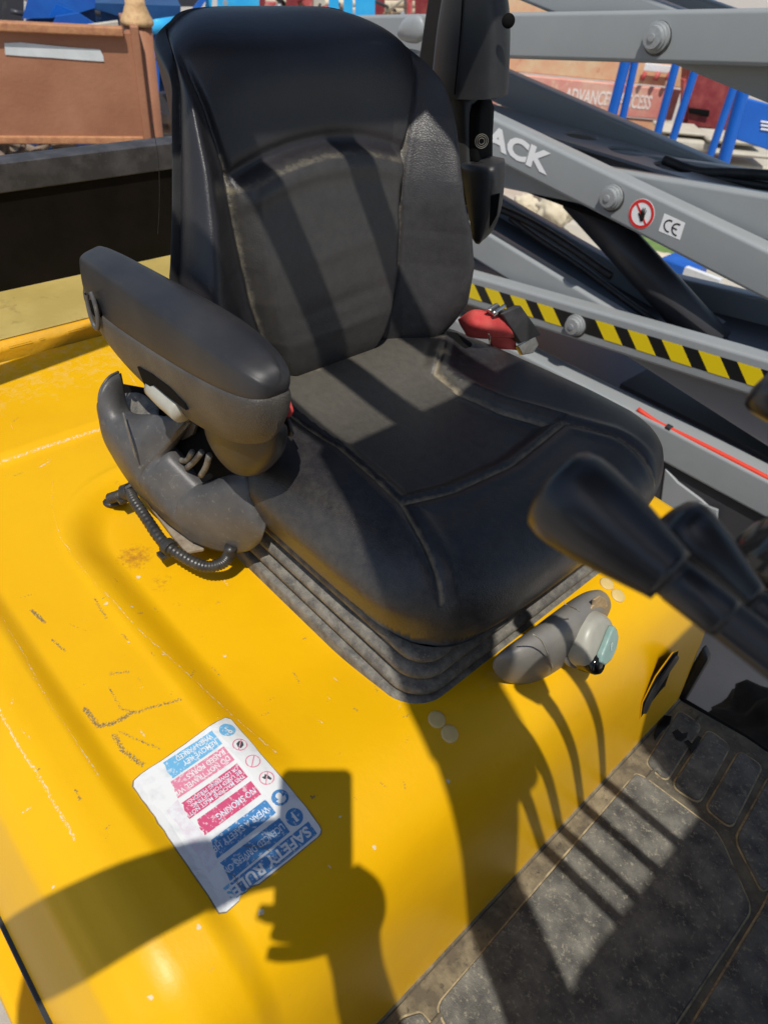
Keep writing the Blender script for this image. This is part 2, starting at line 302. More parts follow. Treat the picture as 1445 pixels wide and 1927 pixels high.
def loft(name, secs, m, parent=None, sub=2, cap=True, **k):
    n = len(secs[0]); v = [p for s in secs for p in s]; f = []
    for i in range(len(secs) - 1):
        for j in range(n): f.append((i * n + j, i * n + (j + 1) % n, (i + 1) * n + (j + 1) % n, (i + 1) * n + j))
    if cap: f.append(tuple(range(n - 1, -1, -1))); f.append(tuple((len(secs) - 1) * n + j for j in range(n)))
    o = mesh(name, v, f, m, parent, smooth=True, **k)
    bm = bmesh.new(); bm.from_mesh(o.data); bmesh.ops.recalc_face_normals(bm, faces=bm.faces); bm.to_mesh(o.data); bm.free()
    if sub: subsurf(o, sub)
    return o
def polydist(x, y, pts):
    d = np.full(np.shape(x), 1e9)
    for (ax, ay), (bx, by) in zip(pts[:-1], pts[1:]):
        dx, dy = bx - ax, by - ay; t = np.clip(((x - ax) * dx + (y - ay) * dy) / (dx * dx + dy * dy + 1e-12), 0, 1)
        d = np.minimum(d, np.hypot(x - ax - t * dx, y - ay - t * dy))
    return d
def inside(x, y, pts):
    c = np.zeros(np.shape(x), bool); n = len(pts)
    for i in range(n):
        (ax, ay), (bx, by) = pts[i], pts[(i + 1) % n]
        q = ((ay > y) != (by > y)) & (x < (bx - ax) * (y - ay) / (by - ay + 1e-15) + ax); c ^= q
    return c
def sstep(a, b, x): t = np.clip((x - a) / (b - a), 0, 1); return t * t * (3 - 2 * t)
_txt = {}
def text_geo(body, bold=0.0):
    key = (body, bold)
    if key not in _txt:
        c = bpy.data.curves.new('t', 'FONT'); c.body = body; c.size = 1; c.resolution_u = 3; c.offset = bold; c.fill_mode = 'FRONT'
        o = bpy.data.objects.new('t', c); COL.objects.link(o); dg = bpy.context.evaluated_depsgraph_get()
        me = bpy.data.meshes.new_from_object(o.evaluated_get(dg)); v = np.array([q.co[:] for q in me.vertices]); f = [tuple(p.vertices) for p in me.polygons]
        bpy.data.objects.remove(o); bpy.data.curves.remove(c); bpy.data.meshes.remove(me)
        v[:, 0] -= v[:, 0].min(); _txt[key] = (v, f)
    return _txt[key]
def text_on(name, body, m, parent, place, wid=None, hgt=None, bold=0.0, **k):
    # place(a, b) -> 3D point, a along reading direction, b up
    v, f = text_geo(body, bold); W = v[:, 0].max(); H = 0.70
    sx = (wid / W) if wid else hgt / H; sy = hgt / H if hgt else sx
    return mesh(name, [place(q[0] * sx, q[1] * sy) for q in v], f, m, parent, **k)

# ================================================================== ground
box('ground', (-150, -150, -0.3), (150, 150, 0.0), 'concrete', kind='structure')

# ================================================================== FORKLIFT
fork = thing('forklift', 'worn yellow forklift with black vinyl seat, beside the grey scissor lift', 'forklift', (-0.6, 0.55, 0.0))
# ---- hood: profile along x, rolled edges in y, pressed relief
PROF = spline([(-1.381, 1.100), (-1.2, 1.100), (-.9, 1.100), (-.6, 1.100), (-.42, 1.100), (-.34, 1.099), (-.285, 1.094), (-.238, 1.078), (-.205, 1.048), (-.184, 1.00), (-.170, .94), (-.160, .86), (-.153, .79), (-.147, .725)], 900)
sl_ = np.concatenate([[0], np.cumsum(np.hypot(*np.diff(PROF, axis=0).T))])
def prof_at(s):
    return np.interp(s, sl_, PROF[:, 0]), np.interp(s, sl_, PROF[:, 1])
def prof_n(s):
    x0, z0 = prof_at(s - .004); x1, z1 = prof_at(s + .004); tx, tz = x1 - x0, z1 - z0; l = np.hypot(tx, tz) + 1e-9
    return -tz / l, tx / l
def relief(x, y, s):
    r = np.zeros(np.shape(x))
    # shallow recess round the seat, rounded rear corner
    qx = np.clip((-.80) - x, 0, None); qy = np.clip(.375 - y, 0, None)
    dd = np.hypot(np.clip(-.80 - x, 0, None), np.clip(.375 - y, 0, None)) - .150
    fade = 1 - sstep(-.47, -.27, x)
    far = 1 - sstep(.93, 1.0, y)
    r -= .026 * (1 - sstep(-.050, .004, dd)) * fade * far
    r += .0018 * np.exp(-((dd - .010) / .008) ** 2) * fade * far
    # rear plateau step
    r += .012 * (1 - sstep(-1.094, -1.066, x + .0 * y))
    # left rib
    r += .014 * (1 - sstep(.083, .114, y - .012 * sstep(-.5, -.2, x))) * sstep(.0, .055, y) * (1 - .6 * sstep(1.05, 1.3, s))
    return r
s_front = sl_[-1]
su = np.concatenate([np.arange(0, s_front, .0026), [s_front]])
yy = np.concatenate([np.linspace(-.030, .02, 14), np.arange(.0236, 1.04, .0026), np.linspace(1.043, 1.085, 16)])
drop = np.interp(yy, [-.030, -.026, -.018, -.006, .010, .035, .06, 1.035, 1.055, 1.072, 1.081, 1.085], [.15, .10, .052, .022, .008, .002, 0, 0, .003, .012, .03, .12])
SS, YY = np.meshgrid(su, yy, indexing='ij')
HX, HZ = prof_at(SS); NX, NZ = prof_n(SS)
off = relief(HX, YY, SS) - np.minimum(drop[None, :], .15)
ylist = np.where(YY < .0, YY - .0 * drop[None, :], YY)
outw = np.interp(drop, [0, .05, .15], [0, .0, .022])[None, :] * np.where(YY < .5, -1, 0)
HV = np.stack([HX + NX * off, ylist + outw, HZ + NZ * off], -1)
def hood_xy(px, py, z=1.099):
    p = P(px, py, z=z); return p[0], p[1]
def hood_pt(x, y, eps=0.0):
    s = np.interp(x, PROF[:, 0], sl_); xx, zz = prof_at(s); nx, nz = prof_n(s); o = float(relief(np.array(x), np.array(y), s)) + eps - float(np.interp(y, yy, drop))
    return np.array([xx + nx * o, y, zz + nz * o])
def pline(pp, z=1.099): return [tuple(hood_xy(a, b, z)) for a, b in pp]
wear = np.zeros(HX.shape); chip = np.zeros(HX.shape); rust = np.zeros(HX.shape); dst = np.zeros(HX.shape)
top = (HZ > 1.02)
def stroke(arr, pp, wd, amt, z=1.099, msk=top):
    d = polydist(HX, YY, pline(pp, z)); np.maximum(arr, amt * np.exp(-(d / wd) ** 2) * msk, out=arr)
# scuffs read off the photo
for pp, wd, a in [([(160, 1335), (185, 1368), (215, 1362), (245, 1345)], .0060, .55), ([(245, 1345), (300, 1328), (340, 1318)], .0045, .50), ([(205, 1295), (228, 1335), (262, 1342)], .003, .50),
                  ([(225, 1378), (255, 1392), (300, 1410)], .003, .5), ([(215, 1385), (232, 1415), (268, 1440)], .006, .52), ([(205, 1270), (245, 1265)], .004, .48), ([(60, 1150), (84, 1172)], .004, .62), ([(98, 1205), (122, 1226)], .003, .55),
                  ([(178, 1128), (200, 1164)], .0035, .52), ([(230, 1195), (240, 1205)], .003, .5), ([(40, 1125), (60, 1120)], .003, .45), ([(130, 1175), (165, 1190)], .003, .42), ([(330, 1285), (322, 1310)], .003, .42), ([(260, 1275), (266, 1290)], .002, .5),
                  ([(200, 1575), (212, 1565), (205, 1590)], .003, .42), ([(575, 1200), (590, 1212)], .002, .35), ([(600, 1290), (620, 1310)], .003, .35)]:
    stroke(wear, pp, wd, a)
rs = random.Random(12)
for _ in range(70):
    px, py = rs.uniform(20, 420), rs.uniform(700, 1560)
    if rs.random() < .35: px, py = rs.uniform(480, 780), rs.uniform(1120, 1500)
    l = rs.uniform(4, 26); an = rs.choice((.8, .9, 1.0, -.45, -.5, 2.0)) + rs.uniform(-.25, .25)
    stroke(wear if rs.random() < .6 else chip, [(px, py), (px + l * math.cos(an), py + l * math.sin(an))], rs.uniform(.0018, .0034), rs.uniform(.40, .54))
for pp, wd, a in [([(100, 905), (98, 950), (112, 1010), (155, 1072), (196, 1117)], .003, .42), ([(200, 1118), (262, 1187), (340, 1254), (420, 1322)], .0022, .52), ([(420, 1322), (520, 1408)], .002, .55),
                  ([(0, 1160), (40, 1225), (97, 1335), (160, 1428), (192, 1474)], .0022, .52), ([(0, 1340), (42, 1420), (73, 1463), (145, 1590)], .003, .55), ([(0, 876), (75, 850), (200, 808)], .005, .50), ([(0, 900), (100, 862), (200, 822)], .002, .4),
                  ([(75, 880), (95, 868)], .003, .6), ([(60, 930), (65, 945)], .003, .4), ([(520, 1640), (528, 1650)], .001, .5)]:
    stroke(chip, pp, wd, a)
for px, py, r in [(200, 1138, .0035), (248, 1138, .0028), (308, 1232, .002), (256, 1063, .004), (420, 1212, .003), (242, 1209, .002), (708, 1570, .003), (372, 1742, .003), (490, 1704, .004), (620, 1615, .002), (278, 1868, .003), (95, 1660, .002), (640, 1530, .002), (850, 1445, .003)]:
    x, y = hood_xy(px, py); np.maximum(chip, .9 * np.exp(-(((HX - x) ** 2 + (YY - y) ** 2) / r ** 2)) * top, out=chip)
for px, py, r, a in [(250, 1025, .035, .62), (215, 905, .02, .35), (300, 1075, .03, .42), (330, 1110, .025, .3), (510, 1265, .02, .22)]:
    x, y = hood_xy(px, py); np.maximum(rust, a * np.exp(-(((HX - x) ** 2 + (YY - y) ** 2) / r ** 2)) * top, out=rust)
np.maximum(dst, .45 * np.exp(-((HZ - .735) / .02) ** 2) * (HZ < 1.0), out=dst)
d = np.hypot(HX + .285, YY - .60); np.maximum(dst, .7 * np.exp(-(np.abs(HX + .275) / .022) ** 2 - ((YY - .60) / .10) ** 2), out=dst)
np.maximum(dst, .40 * (1 - sstep(-1.3, -1.0, HX)), out=dst); np.maximum(dst, .16, out=dst)
hood = gridmesh('hood', HV, 'yellow', fork, attrs=dict(wear=wear, chip=chip, rust=rust, dust=dst))
# right-hand and left-hand sides below the hood
prism('side_panel', [(-1.38, -.052, .62), (-.23, -.052, .62), (-.23, -.052, .944), (-1.38, -.052, .944)], (0, .05, 0), 'yellow', fork)
prism('rubber_seal', [(-1.38, -.056, .947), (-.20, -.056, .947), (-.20, -.056, .954), (-1.38, -.056, .954)], (0, .012, 0), 'plastic', fork, bev=.002)
box('side_step', (-1.38, -.115, .40), (.55, -.045, .60), 'yellow', fork, bev=.015)
box('chassis', (-1.37, .0, .30), (.62, 1.06, .62), 'black_metal', fork, bev=.02)
prism('hood_side_post', [(-.16, 1.058, .50), (-.135, 1.058, .50), (-.140, 1.058, .84), (-.16, 1.058, .86)], (0, .020, 0), 'plastic', fork, bev=.006)
# latch slot in the hood front: black pocket with a lever blade
def fx(px, py, e=0.0):
    x = -.16
    for _ in range(6):
        q = P(px, py, x=x); x = float(np.interp(-q[2], -PROF[:, 1], PROF[:, 0]))
    return P(px, py, x=x) + np.array((e, 0, 0))
sl0 = [(1203, 1352), (1207, 1322), (1232, 1272), (1264, 1228), (1275, 1223), (1272, 1238), (1258, 1266), (1250, 1290), (1238, 1303), (1220, 1326)]
mesh('latch_pocket', [fx(a, b, .0018) for a, b in sl0], [tuple(range(len(sl0)))], 'deep_black', fork)
tube('latch_lip', [fx(a, b, .001) for a, b in sl0 + sl0[:1]], .0012, 'yellow', fork, 6, cap=False)
loft('latch_lever', [[fx(a + dx, b + dy, e) for dx, dy, e in ((-4, -3, .002), (2, -1, .008), (5, 3, .006), (-1, 3, .001))] for a, b in ((1207, 1342), (1212, 1322), (1236, 1280), (1264, 1240), (1271, 1230))], 'plastic', fork, sub=1)
# round button rivets
def rivet(px, py, r=.0115, z=1.094):
    x, y = hood_xy(px, py, z); a = hood_pt(x, y); b = hood_pt(x, y, .01)
    lathe('hood_bumper', a - (b - a) * .05, b - a, [(0, r), (.0015, r), (.0026, r * .93), (.0032, r * .75), (.0034, .001)], 'rivet', fork, 24, smooth=True)
for a, b in ((822, 1354), (847, 1376), (1142, 1098), (1165, 1115)): rivet(a, b)
# black rubber grommet and bracket
gx, gy = hood_xy(212, 936, 1.086)
lathe('rubber_grommet', hood_pt(gx, gy, -.001), (0, 0, 1), [(0, .021), (.003, .021), (.0055, .018), (.006, .012), (.0035, .010), (.003, .001)], 'rubber_hose', fork, smooth=True)
# ---- safety label
def lab(a, b, eps): return hood_pt(-.265 - b, .246 - a, eps)
def lab_poly(name, poly, m, eps, parent, nx=1):
    # subdivided so that it follows the hood
    bm = bmesh.new(); vs = [bm.verts.new((a, b, 0)) for a, b in poly]; bm.faces.new(vs)
    for k in range(1, 12):
        pass
    bmesh.ops.triangulate(bm, faces=bm.faces[:])
    for _ in range(4):
        es = [e for e in bm.edges if e.calc_length() > .012]
        if not es: break
        bmesh.ops.subdivide_edges(bm, edges=es, cuts=1); bmesh.ops.triangulate(bm, faces=[f for f in bm.faces if len(f.verts) > 3])
    bm.verts.ensure_lookup_table(); v = [lab(q.co.x, q.co.y, eps) for q in bm.verts]; bm.verts.index_update(); f = [tuple(q.index for q in p.verts) for p in bm.faces]; bm.free()
    o = mesh(name, v, f, m, parent)
    if o.data.polygons and sum(p.normal.z for p in o.data.polygons) < 0: o.data.flip_normals()
    return o
rng = random.Random(3)
def ragged(p, q, n, amp):
    out = []
    for i in range(n + 1):
        t = i / n; out.append((p[0] + (q[0] - p[0]) * t + rng.uniform(-amp, amp), p[1] + (q[1] - p[1]) * t + rng.uniform(-amp, amp)))
    return out
C0, C1, C2, C3 = (.0045, .181), (.0055, -.0005), (.133, .001), (.1335, .1745)
out = ragged((.0045, .176), (.0050, .008), 14, .0005) + [(.0060, .0035), (.009, .0010), (.013, .0000)] + [(.05, .0003), (.088, .0012)] + ragged((.093, .003), (.106, .0045), 5, .0008) + [(.112, .001), (.127, .0004)] + ragged((.133, .004), (.1335, .168), 18, .0007) + [(.130, .174)] + ragged((.12, .1755), (.02, .1795), 9, .0005) + [(.009, .181)]
big = [(a + (.0012 if a > .06 else -.0010) + rng.uniform(-.0004, .0004), b + (.0012 if b > .09 else -.0010)) for a, b in out]
label = lab_poly('safety_label', out, 'white_dirty', .0011, fork); label['label'] = 'torn white safety rules label on the yellow hood'
lab_poly('label_edge', big, 'label_edge', .0006, label)
LE = .0015; LT = .0019
def bar(a0, a1, b0, b1, m, tear=True):
    right = ragged((a1, b0), (a1 - .003 if tear else a1, b1), 6, .0013) if tear else [(a1, b0), (a1, b1)]
    lab_poly('colour_bar', [(a0, b1), (a0, b0)] + right, m, LE, label)
def ltxt(s, a, b, h, m='lab_text', wid=None, bold=.012):
    text_on('lettering', s, m, label, lambda p, q: lab(a + p, b - q, LT), wid=wid, hgt=h, bold=bold)
bar(.0120, .113, .0030, .0178, 'lab_blue'); ltxt('SAFETY RULES', .0165, .0155, .0105, 'white_dirty', wid=.104, bold=.03)
lab_poly('colour_bar', [(.012, .0027), (.05, .0022), (.086, .0035), (.086, .0040), (.05, .0029), (.012, .0033)], 'lab_blue', LE, label)
bar(.0340, .1095, .0212, .0394, 'lab_blue'); ltxt('LICENCED DRIVERS ON', .0360, .0335, .0070, wid=.0735)
bar(.0338, .1060, .0458, .0650, 'lab_blue'); ltxt('WEAR A SAFETY HE', .0375, .0585, .0072, wid=.068)
bar(.0340, .1050, .0725, .0922, 'lab_red'); ltxt('NO SMOKING', .0365, .0845, .0072, wid=.048)
bar(.0338, .1070, .0982, .1195, 'lab_red')
for i, s in enumerate(('THIS MACHINE MUST NOT', 'BE USED FOR LIFTING', 'OR LOWERING PERSONS')): ltxt(s, .036, .1043 + i * .0062, .0047, wid=(.069, .062, .062)[i])
bar(.0335, .1040, .1245, .1468, 'lab_pink'); ltxt('DO NOT TRAVEL WI', .0365, .1342, .0066, 'white_dirty', wid=.066); ltxt('RAISED FORKS', .0365, .1438, .0066, 'white_dirty', wid=.048)
bar(.0330, .0985, .1505, .1725, 'lab_blue2'); ltxt('REMOVE KEY', .0365, .1602, .0066, 'white_dirty', wid=.043); ltxt('WHEN PARKED', .0365, .1698, .0066, 'white_dirty', wid=.046)
lab_poly('ghost_print', ragged((.107, .045), (.106, .125), 8, .002) + ragged((.120, .122), (.121, .04), 8, .002), 'lab_ghost', .0013, label)
lab_poly('ghost_print', ragged((.112, .006), (.111, .020), 3, .001) + ragged((.118, .02), (.118, .006), 3, .001), 'lab_blue2', .0014, label)
def ring(a, b, r0, r1, m, eps, n=28):
    v = []; f = []
    for i in range(n):
        t = 2 * math.pi * i / n
        for r in (r0, r1): v.append(lab(a + r * math.cos(t), b + r * math.sin(t), eps))
    for i in range(n): j = (i + 1) % n; f.append((2 * i, 2 * j, 2 * j + 1, 2 * i + 1))
    return mesh('pictogram', v, f, m, label)
def disc(a, b, r, m, eps, n=26): return lab_poly('pictogram', [(a + r * math.cos(2 * math.pi * i / n), b + r * math.sin(2 * math.pi * i / n)) for i in range(n)], m, eps, label)
for (a, b), k in zip([(.0210, .0305), (.0203, .0570), (.0182, .0845), (.0181, .1110), (.0174, .1378), (.0178, .1633)], 'bbrrrp'):
    if k in 'bp':
        disc(a, b, .0094, 'lab_blue' if k == 'b' else 'lab_blue2', LE)
    else: ring(a, b, .0073, .0086, 'lab_pink', LE)
lab_poly('pictogram', [(.0195, .0245), (.0225, .0245), (.0225, .031), (.0215, .0365), (.0200, .0365), (.0195, .031)], 'white_dirty', LT, label)
disc(.0203, .0590, .0036, 'white_dirty', LT); lab_poly('pictogram', [(.0140, .0560), (.0266, .0560), (.0245, .0515), (.0203, .0497), (.016, .0515)], 'white_dirty', LT, label)
for k in range(3):
    a, b = [(.0182, .0845), (.0181, .1110), (.0174, .1378)][k]
    lab_poly('pictogram', [(a - .0058, b + .0050), (a - .0050, b + .0058), (a + .0058, b - .0050), (a + .0050, b - .0058)], 'lab_pink', LT, label)
for a, b, pts in [(.0182, .0845, [(-.004, -.004), (-.002, -.005), (.0, -.001), (.003, .0), (.004, .004), (.001, .003), (-.001, .005), (-.003, .002)]), (.0174, .1378, [(-.005, .002), (-.003, -.003), (.0, -.002), (.002, -.005), (.004, -.002), (.003, .003), (.0, .002), (-.002, .005)])]:
    lab_poly('pictogram', [(a + p, b + q) for p, q in pts], 'lab_dark', LE + .0002, label)
lab_poly('pictogram', [(.0160, .1600), (.0172, .1590), (.0195, .1665), (.0185, .1675)], 'white_dirty', LT, label); ring(.0163, .1590, .0012, .0026, 'white_dirty', LT, 14)
for pp in ([(.062, .0185), (.066, .028), (.074, .033), (.080, .040)], [(.100, .004), (.104, .012), (.1035, .022), (.108, .030)]):
    wv = [lab(a, b, LT + .0002) for a, b in pp]; tube('label_crack', wv, .00028, 'label_edge', label, 5, n=24)

# ---- floor plate with rubber mat
ZM = .72
def mp(a, b, z=ZM): return P(a, b, z=z)
floor = [(-.166, -.03), (.62, -.03), (.62, 1.03), (.30, 1.10), (-.02, 1.085), (-.166, 1.062)]
prism('floor_plate', [(x, y, ZM - .03) for x, y in floor], (0, 0, .026), 'black_metal', fork, bev=.004)
fm = prism('floor_mat', [(x, y, ZM - .004) for x, y in [(-.158, -.02), (.61, -.02), (.61, 1.02), (.30, 1.085), (-.02, 1.07), (-.158, 1.045)]], (0, 0, .006), 'mat_base', fork, bev=.002)
def c7(a, b): return 750 + a / 2.079, 1250 + b / 2.079
PADS = []
def pad(pts, inset=0.0, **k):
    pp = [mp(*c7(a, b)) for a, b in pts]; pp = [np.array((q[0], q[1], ZM + .0015)) for q in pp]
    c = sum(pp) / len(pp); pp = [c + (q - c) * (1 - inset) for q in pp]
    # rounded corners
    out = []
    n = len(pp)
    for i in range(n):
        a, b, d = pp[i - 1], pp[i], pp[(i + 1) % n]; e0 = (a - b); e1 = (d - b); r = min(.016, .3 * np.linalg.norm(e0), .3 * np.linalg.norm(e1))
        p0 = b + e0 / np.linalg.norm(e0) * r; p1 = b + e1 / np.linalg.norm(e1) * r
        for t in (0, .25, .5, .75, 1): out.append((1 - t) ** 2 * p0 + 2 * t * (1 - t) * b + t * t * p1)
    PADS.append(out)
    return prism('mat_pad', out, (0, 0, .0042), 'mat_pad', fm, bev=.0018)
pad([(168, 1318), (560, 860), (925, 435), (960, 450), (1155, 597), (1232, 655), (1262, 705), (1375, 965), (1075, 1415), (880, 1720), (330, 1720), (155, 1350)])
pad([(965, 392), (1095, 186), (1180, 245), (1045, 460)])
pad([(1068, 480), (1208, 262), (1293, 325), (1172, 548)])
pad([(1200, 568), (1330, 345), (1418, 405), (1298, 645)])
pad([(1316, 690), (1450, 440), (1640, 585), (1500, 760), (1425, 905)])
pad([(1130, 1440), (1410, 985), (1500, 800), (1660, 610), (1900, 800), (1500, 1500), (1380, 1720), (960, 1720)])
pad([(8, 1392), (88, 1368), (130, 1425), (250, 1720), (-160, 1720)])
for out in PADS:
    o_ = [q + np.array((0, 0, .0008)) for q in out]; c = sum(o_) / len(o_); o_ = [q + (q - c) / np.linalg.norm(q - c) * .0022 for q in o_]
    tube('groove_dust', o_ + [o_[0]], .0021, 'mat_dust', fm, 5, cap=False)
# dusty beads along the hood foot, and the gap strip
for x, r, m_ in ((-.098, .004, 'mat_base'), (-.148, .005, 'mat_edge')):
    tube('mat_bead', [(x, -.02, ZM + .0015), (x, .5, ZM + .0015), (x, 1.045, ZM + .0015)], r, m_, fm, 8, n=20)
box('mat_edge_strip', (-.142, -.02, ZM + .0008), (-.104, 1.045, ZM + .0035), 'mat_edge', fm)
for pts in ([(1095, 1398 - 0), (1400, 985)],):
    pass
def blob(name, pts, m, z, parent, h=.0012):
    pp = [mp(*q) for q in pts]; return prism(name, [(q[0], q[1], z) for q in pp], (0, 0, h), m, parent, bev=.0005)
for pts in ([(1262, 1382), (1272, 1376), (1281, 1384), (1292, 1382), (1290, 1392), (1279, 1400), (1270, 1396)], [(1284, 1400), (1292, 1396), (1300, 1404), (1311, 1389), (1318, 1392), (1308, 1412), (1298, 1424), (1294, 1410)], [(1236, 1362), (1248, 1350), (1262, 1352), (1258, 1368), (1242, 1382), (1230, 1398), (1228, 1388)]):
    blob('oil_spill', pts, 'oil', ZM + .006, fm)

# ---- counterweight, rear panel and rail
prism('counterweight', [(-1.388, -.06, .45), (-1.388, -.06, 1.128), (-1.394, -.06, 1.139), (-1.405, -.06, 1.145), (-2.05, -.06, 1.145), (-2.2, -.06, 1.0), (-2.2, -.06, .45)], (0, 1.2, 0), 'yellow_cast', fork, bev=.006)
cwl = [P(a, b, x=-1.3865) for a, b in ((15, 657), (45, 648), (62, 640), (60, 632), (40, 640), (22, 648))]
for pts in ([(15, 652), (36, 644), (55, 640), (58, 632), (42, 634), (28, 641)], [(72, 634), (80, 630), (81, 624), (74, 627)], [(126, 619), (140, 617), (158, 612), (160, 606), (145, 608), (135, 613)]):
    pp = [P(a, b, x=-1.389) for a, b in pts]; prism('paint_chip', [(-1.3878, q[1], min(q[2], 1.136)) for q in pp], (.0011, 0, 0), 'brown_post', fork)
box('counterweight_cover', (-1.612, -.058, 1.1456), (-1.403, 1.138, 1.1482), 'cast_top', fork, bev=.001)
box('gap_shade_strip', (-1.3868, -.04, 1.085), (-1.3812, 1.09, 1.0965), 'deep_black', fork)  # solid black strip painting the shade of the gap
box('rear_panel', (-1.66, -.05, 1.1465), (-1.613, 1.13, 1.3445), 'black_metal', fork)
box('guard_rail', (-1.66, -.06, 1.3455), (-1.604, 1.14, 1.401), 'rail_metal', fork, bev=.003)

# ================= SEAT
seat = link('seat', None, parent=fork); seat['label'] = 'black vinyl operator seat with dusty creases'
# bellows: stacked folds under the cushion
YC = .655
def ringpts(x0, x1, y0, y1, r, z, n=8):
    out = []
    for cx, cy, a0 in ((x1 - r, y1 - r, 0), (x0 + r, y1 - r, 90), (x0 + r, y0 + r, 180), (x1 - r, y0 + r, 270)):
        for k in range(n + 1):
            a = math.radians(a0 + 90 * k / n); out.append((cx + r * math.cos(a), cy + r * math.sin(a), z))
    return out
def fold(name, prof, x0, x1, y0, y1, r, m, dust=None):
    rows = [ringpts(x0 - o, x1 + o, y0 - o, y1 + o, r + o, z) for o, z in prof]
    V = np.array(rows); V = np.concatenate([V, V[:, :1]], 1)
    return gridmesh(name, V, m, seat, flip=True)
bx0, bx1, by0, by1 = -.86, -.303, .417, .885
zb = 1.083
fold('bellows_base', [(0.004, zb - .01), (.004, zb + .008), (.002, zb + .012), (-.006, zb + .013), (-.012, zb + .013)], bx0, bx1, by0, by1, .045, 'bellows')
for k in range(3):
    z = zb + .012 + k * .026; o = -.003 - .005 * k
    fold('bellows_fold', [(o - .014, z), (o - .004, z + .003), (o, z + .008), (o + .0005, z + .014), (o - .003, z + .018), (o - .008, z + .021), (o - .018, z + .024)], bx0, bx1, by0, by1, .05, 'bellows')
# ---- seat cushion
def cushion():
    n = 300
    t = np.linspace(-1, 1, n); U, V = np.meshgrid(np.sin(t * math.pi / 2), np.sin(t * math.pi / 2), indexing='ij')   # U: back(-1)..front(+1), V: right side(-1)..left side(+1)
    x0, x1 = -.86, -.281; xc, xh = (x0 + x1) / 2, (x1 - x0) / 2
    k = .18
    Xn = U * np.sqrt(np.clip(1 - k * V ** 8, 0, 1)); Yn = V * np.sqrt(np.clip(1 - k * U ** 8, 0, 1))
    X = xc + xh * Xn
    yl = np.interp(X, [-.86, -.74, -.60, -.45, -.33, -.28], [.235, .262, .268, .268, .266, .262])
    yr = np.interp(X, [-.86, -.74, -.64, -.50, -.40, -.33, -.28], [.25, .29, .306, .322, .336, .330, .312])
    Y = .662 + np.where(Yn < 0, yl, yr) * Yn
    X = X + .012 * (1 - Yn ** 2) * sstep(.5, 1, U)
    # top surface
    pad_ = [tuple(P(a, b, z=1.285)[:2]) for a, b in ((500, 680), (520, 770), (560, 800), (640, 850), (700, 903), (755, 955), (850, 930), (960, 880), (1060, 800), (940, 765), (862, 730), (822, 700), (835, 660), (700, 600))]
    dp = polydist(X, Y, pad_[1:-1]); ins = inside(X, Y, pad_); sd = np.where(ins, dp, -dp)
    Z = np.full(X.shape, 1.300)
    Z -= .017 * sstep(-.002, .028, sd)
    Z -= .012 * sstep(-.48, -.80, X) * ins * 0
    Z += .010 * np.exp(-((np.abs(Yn) - .80) / .22) ** 2) * sstep(-.34, -.5, X)     # side bolsters swell
    Z += .018 * sstep(-.60, -.76, X) * (np.abs(Yn) < .62)                            # rear hump under the backrest
    Z += .006 * np.exp(-((X + .345) / .05) ** 2)
    Z -= .010 * np.exp(-(Yn / .5) ** 2) * sstep(-.36, -.30, X)
    cr = [[tuple(P(a, b, z=1.295)[:2]) for a, b in c] for c in ([(545, 795), (640, 850), (700, 903), (755, 955), (800, 1030), (838, 1098)], [(755, 955), (850, 930), (960, 880), (1060, 800)], [(832, 662), (820, 700), (862, 730), (940, 765), (1060, 800), (1150, 826), (1250, 868)])]
    dcs = [polydist(X, Y, c) for c in cr]; dc = np.minimum.reduce(dcs)
    Z -= .0060 * np.exp(-(dc / .0034) ** 2)
    Z += .003 * np.exp(-((dc - .016) / .009) ** 2) * (~ins)
    # edge roll-off
    e = (np.abs(U) ** 7 + np.abs(V) ** 7) ** (1 / 7.)
    zb_ = 1.196
    fall = (1 - np.clip(e, 0, 1) ** 8.5) ** (1 / 2.2)
    Z = zb_ + (Z - zb_) * fall
    # skirt tucks under
    tuck = np.clip(1 - fall, 0, 1) ** 3
    X = X - .016 * tuck * np.sign(U) * np.abs(U) ** 10; Y = Y - .018 * tuck * np.sign(V) * np.abs(V) ** 10 + .008 * np.sign(V) * np.abs(V) ** 12 * np.exp(-((Z - 1.250) / .022) ** 2) * (1 - tuck)
    dust = .60 * np.exp(-(dc / .0026) ** 2) + .24 * np.exp(-(dc / .009) ** 2)
    dust += .16 * np.exp(-((X + .62) / .05) ** 2 - ((Y - .775) / .02) ** 2)
    q = P(830, 680, z=1.29); dust += .8 * np.exp(-(((X - q[0]) / .020) ** 2 + ((Y - q[1]) / .007) ** 2))
    q = P(600, 690, z=1.29); dust += .50 * np.exp(-(((X - q[0]) / .04) ** 2 + ((Y - q[1]) / .09) ** 2))
    d2 = .22 * ins + .42 * ins * sstep(-.45, -.72, X) + .13 * (1 - ins) + .24 * np.clip(1 - fall, 0, 1) ** .7 * (Y < .6) * .7  # dust film that also paints the sunlit pad and left skirt paler
    for a, b, r in ((640, 1000, .04), (560, 960, .05), (820, 975, .018), (640, 900, .02)):
        q = P(a, b, z=1.29); d2 += .3 * np.exp(-(((X - q[0]) ** 2 + (Y - q[1]) ** 2) / r ** 2)) * .22
    chip = np.zeros(X.shape)
    for a, b, z, r in ((1268, 842, 1.285, .007), (1272, 868, 1.27, .004), (1258, 930, 1.24, .004)):
        q = P(a, b, z=z); chip = np.maximum(chip, 1.0 * np.exp(-(((X - q[0]) ** 2 + (Y - q[1]) ** 2 + (Z - q[2]) ** 2) / (r * 1.6) ** 2)))
    return gridmesh('seat_cushion', np.stack([X, Y, Z], -1), 'vinyl', seat, attrs=dict(dust=dust, dust2=d2, chip=chip))
cushion()
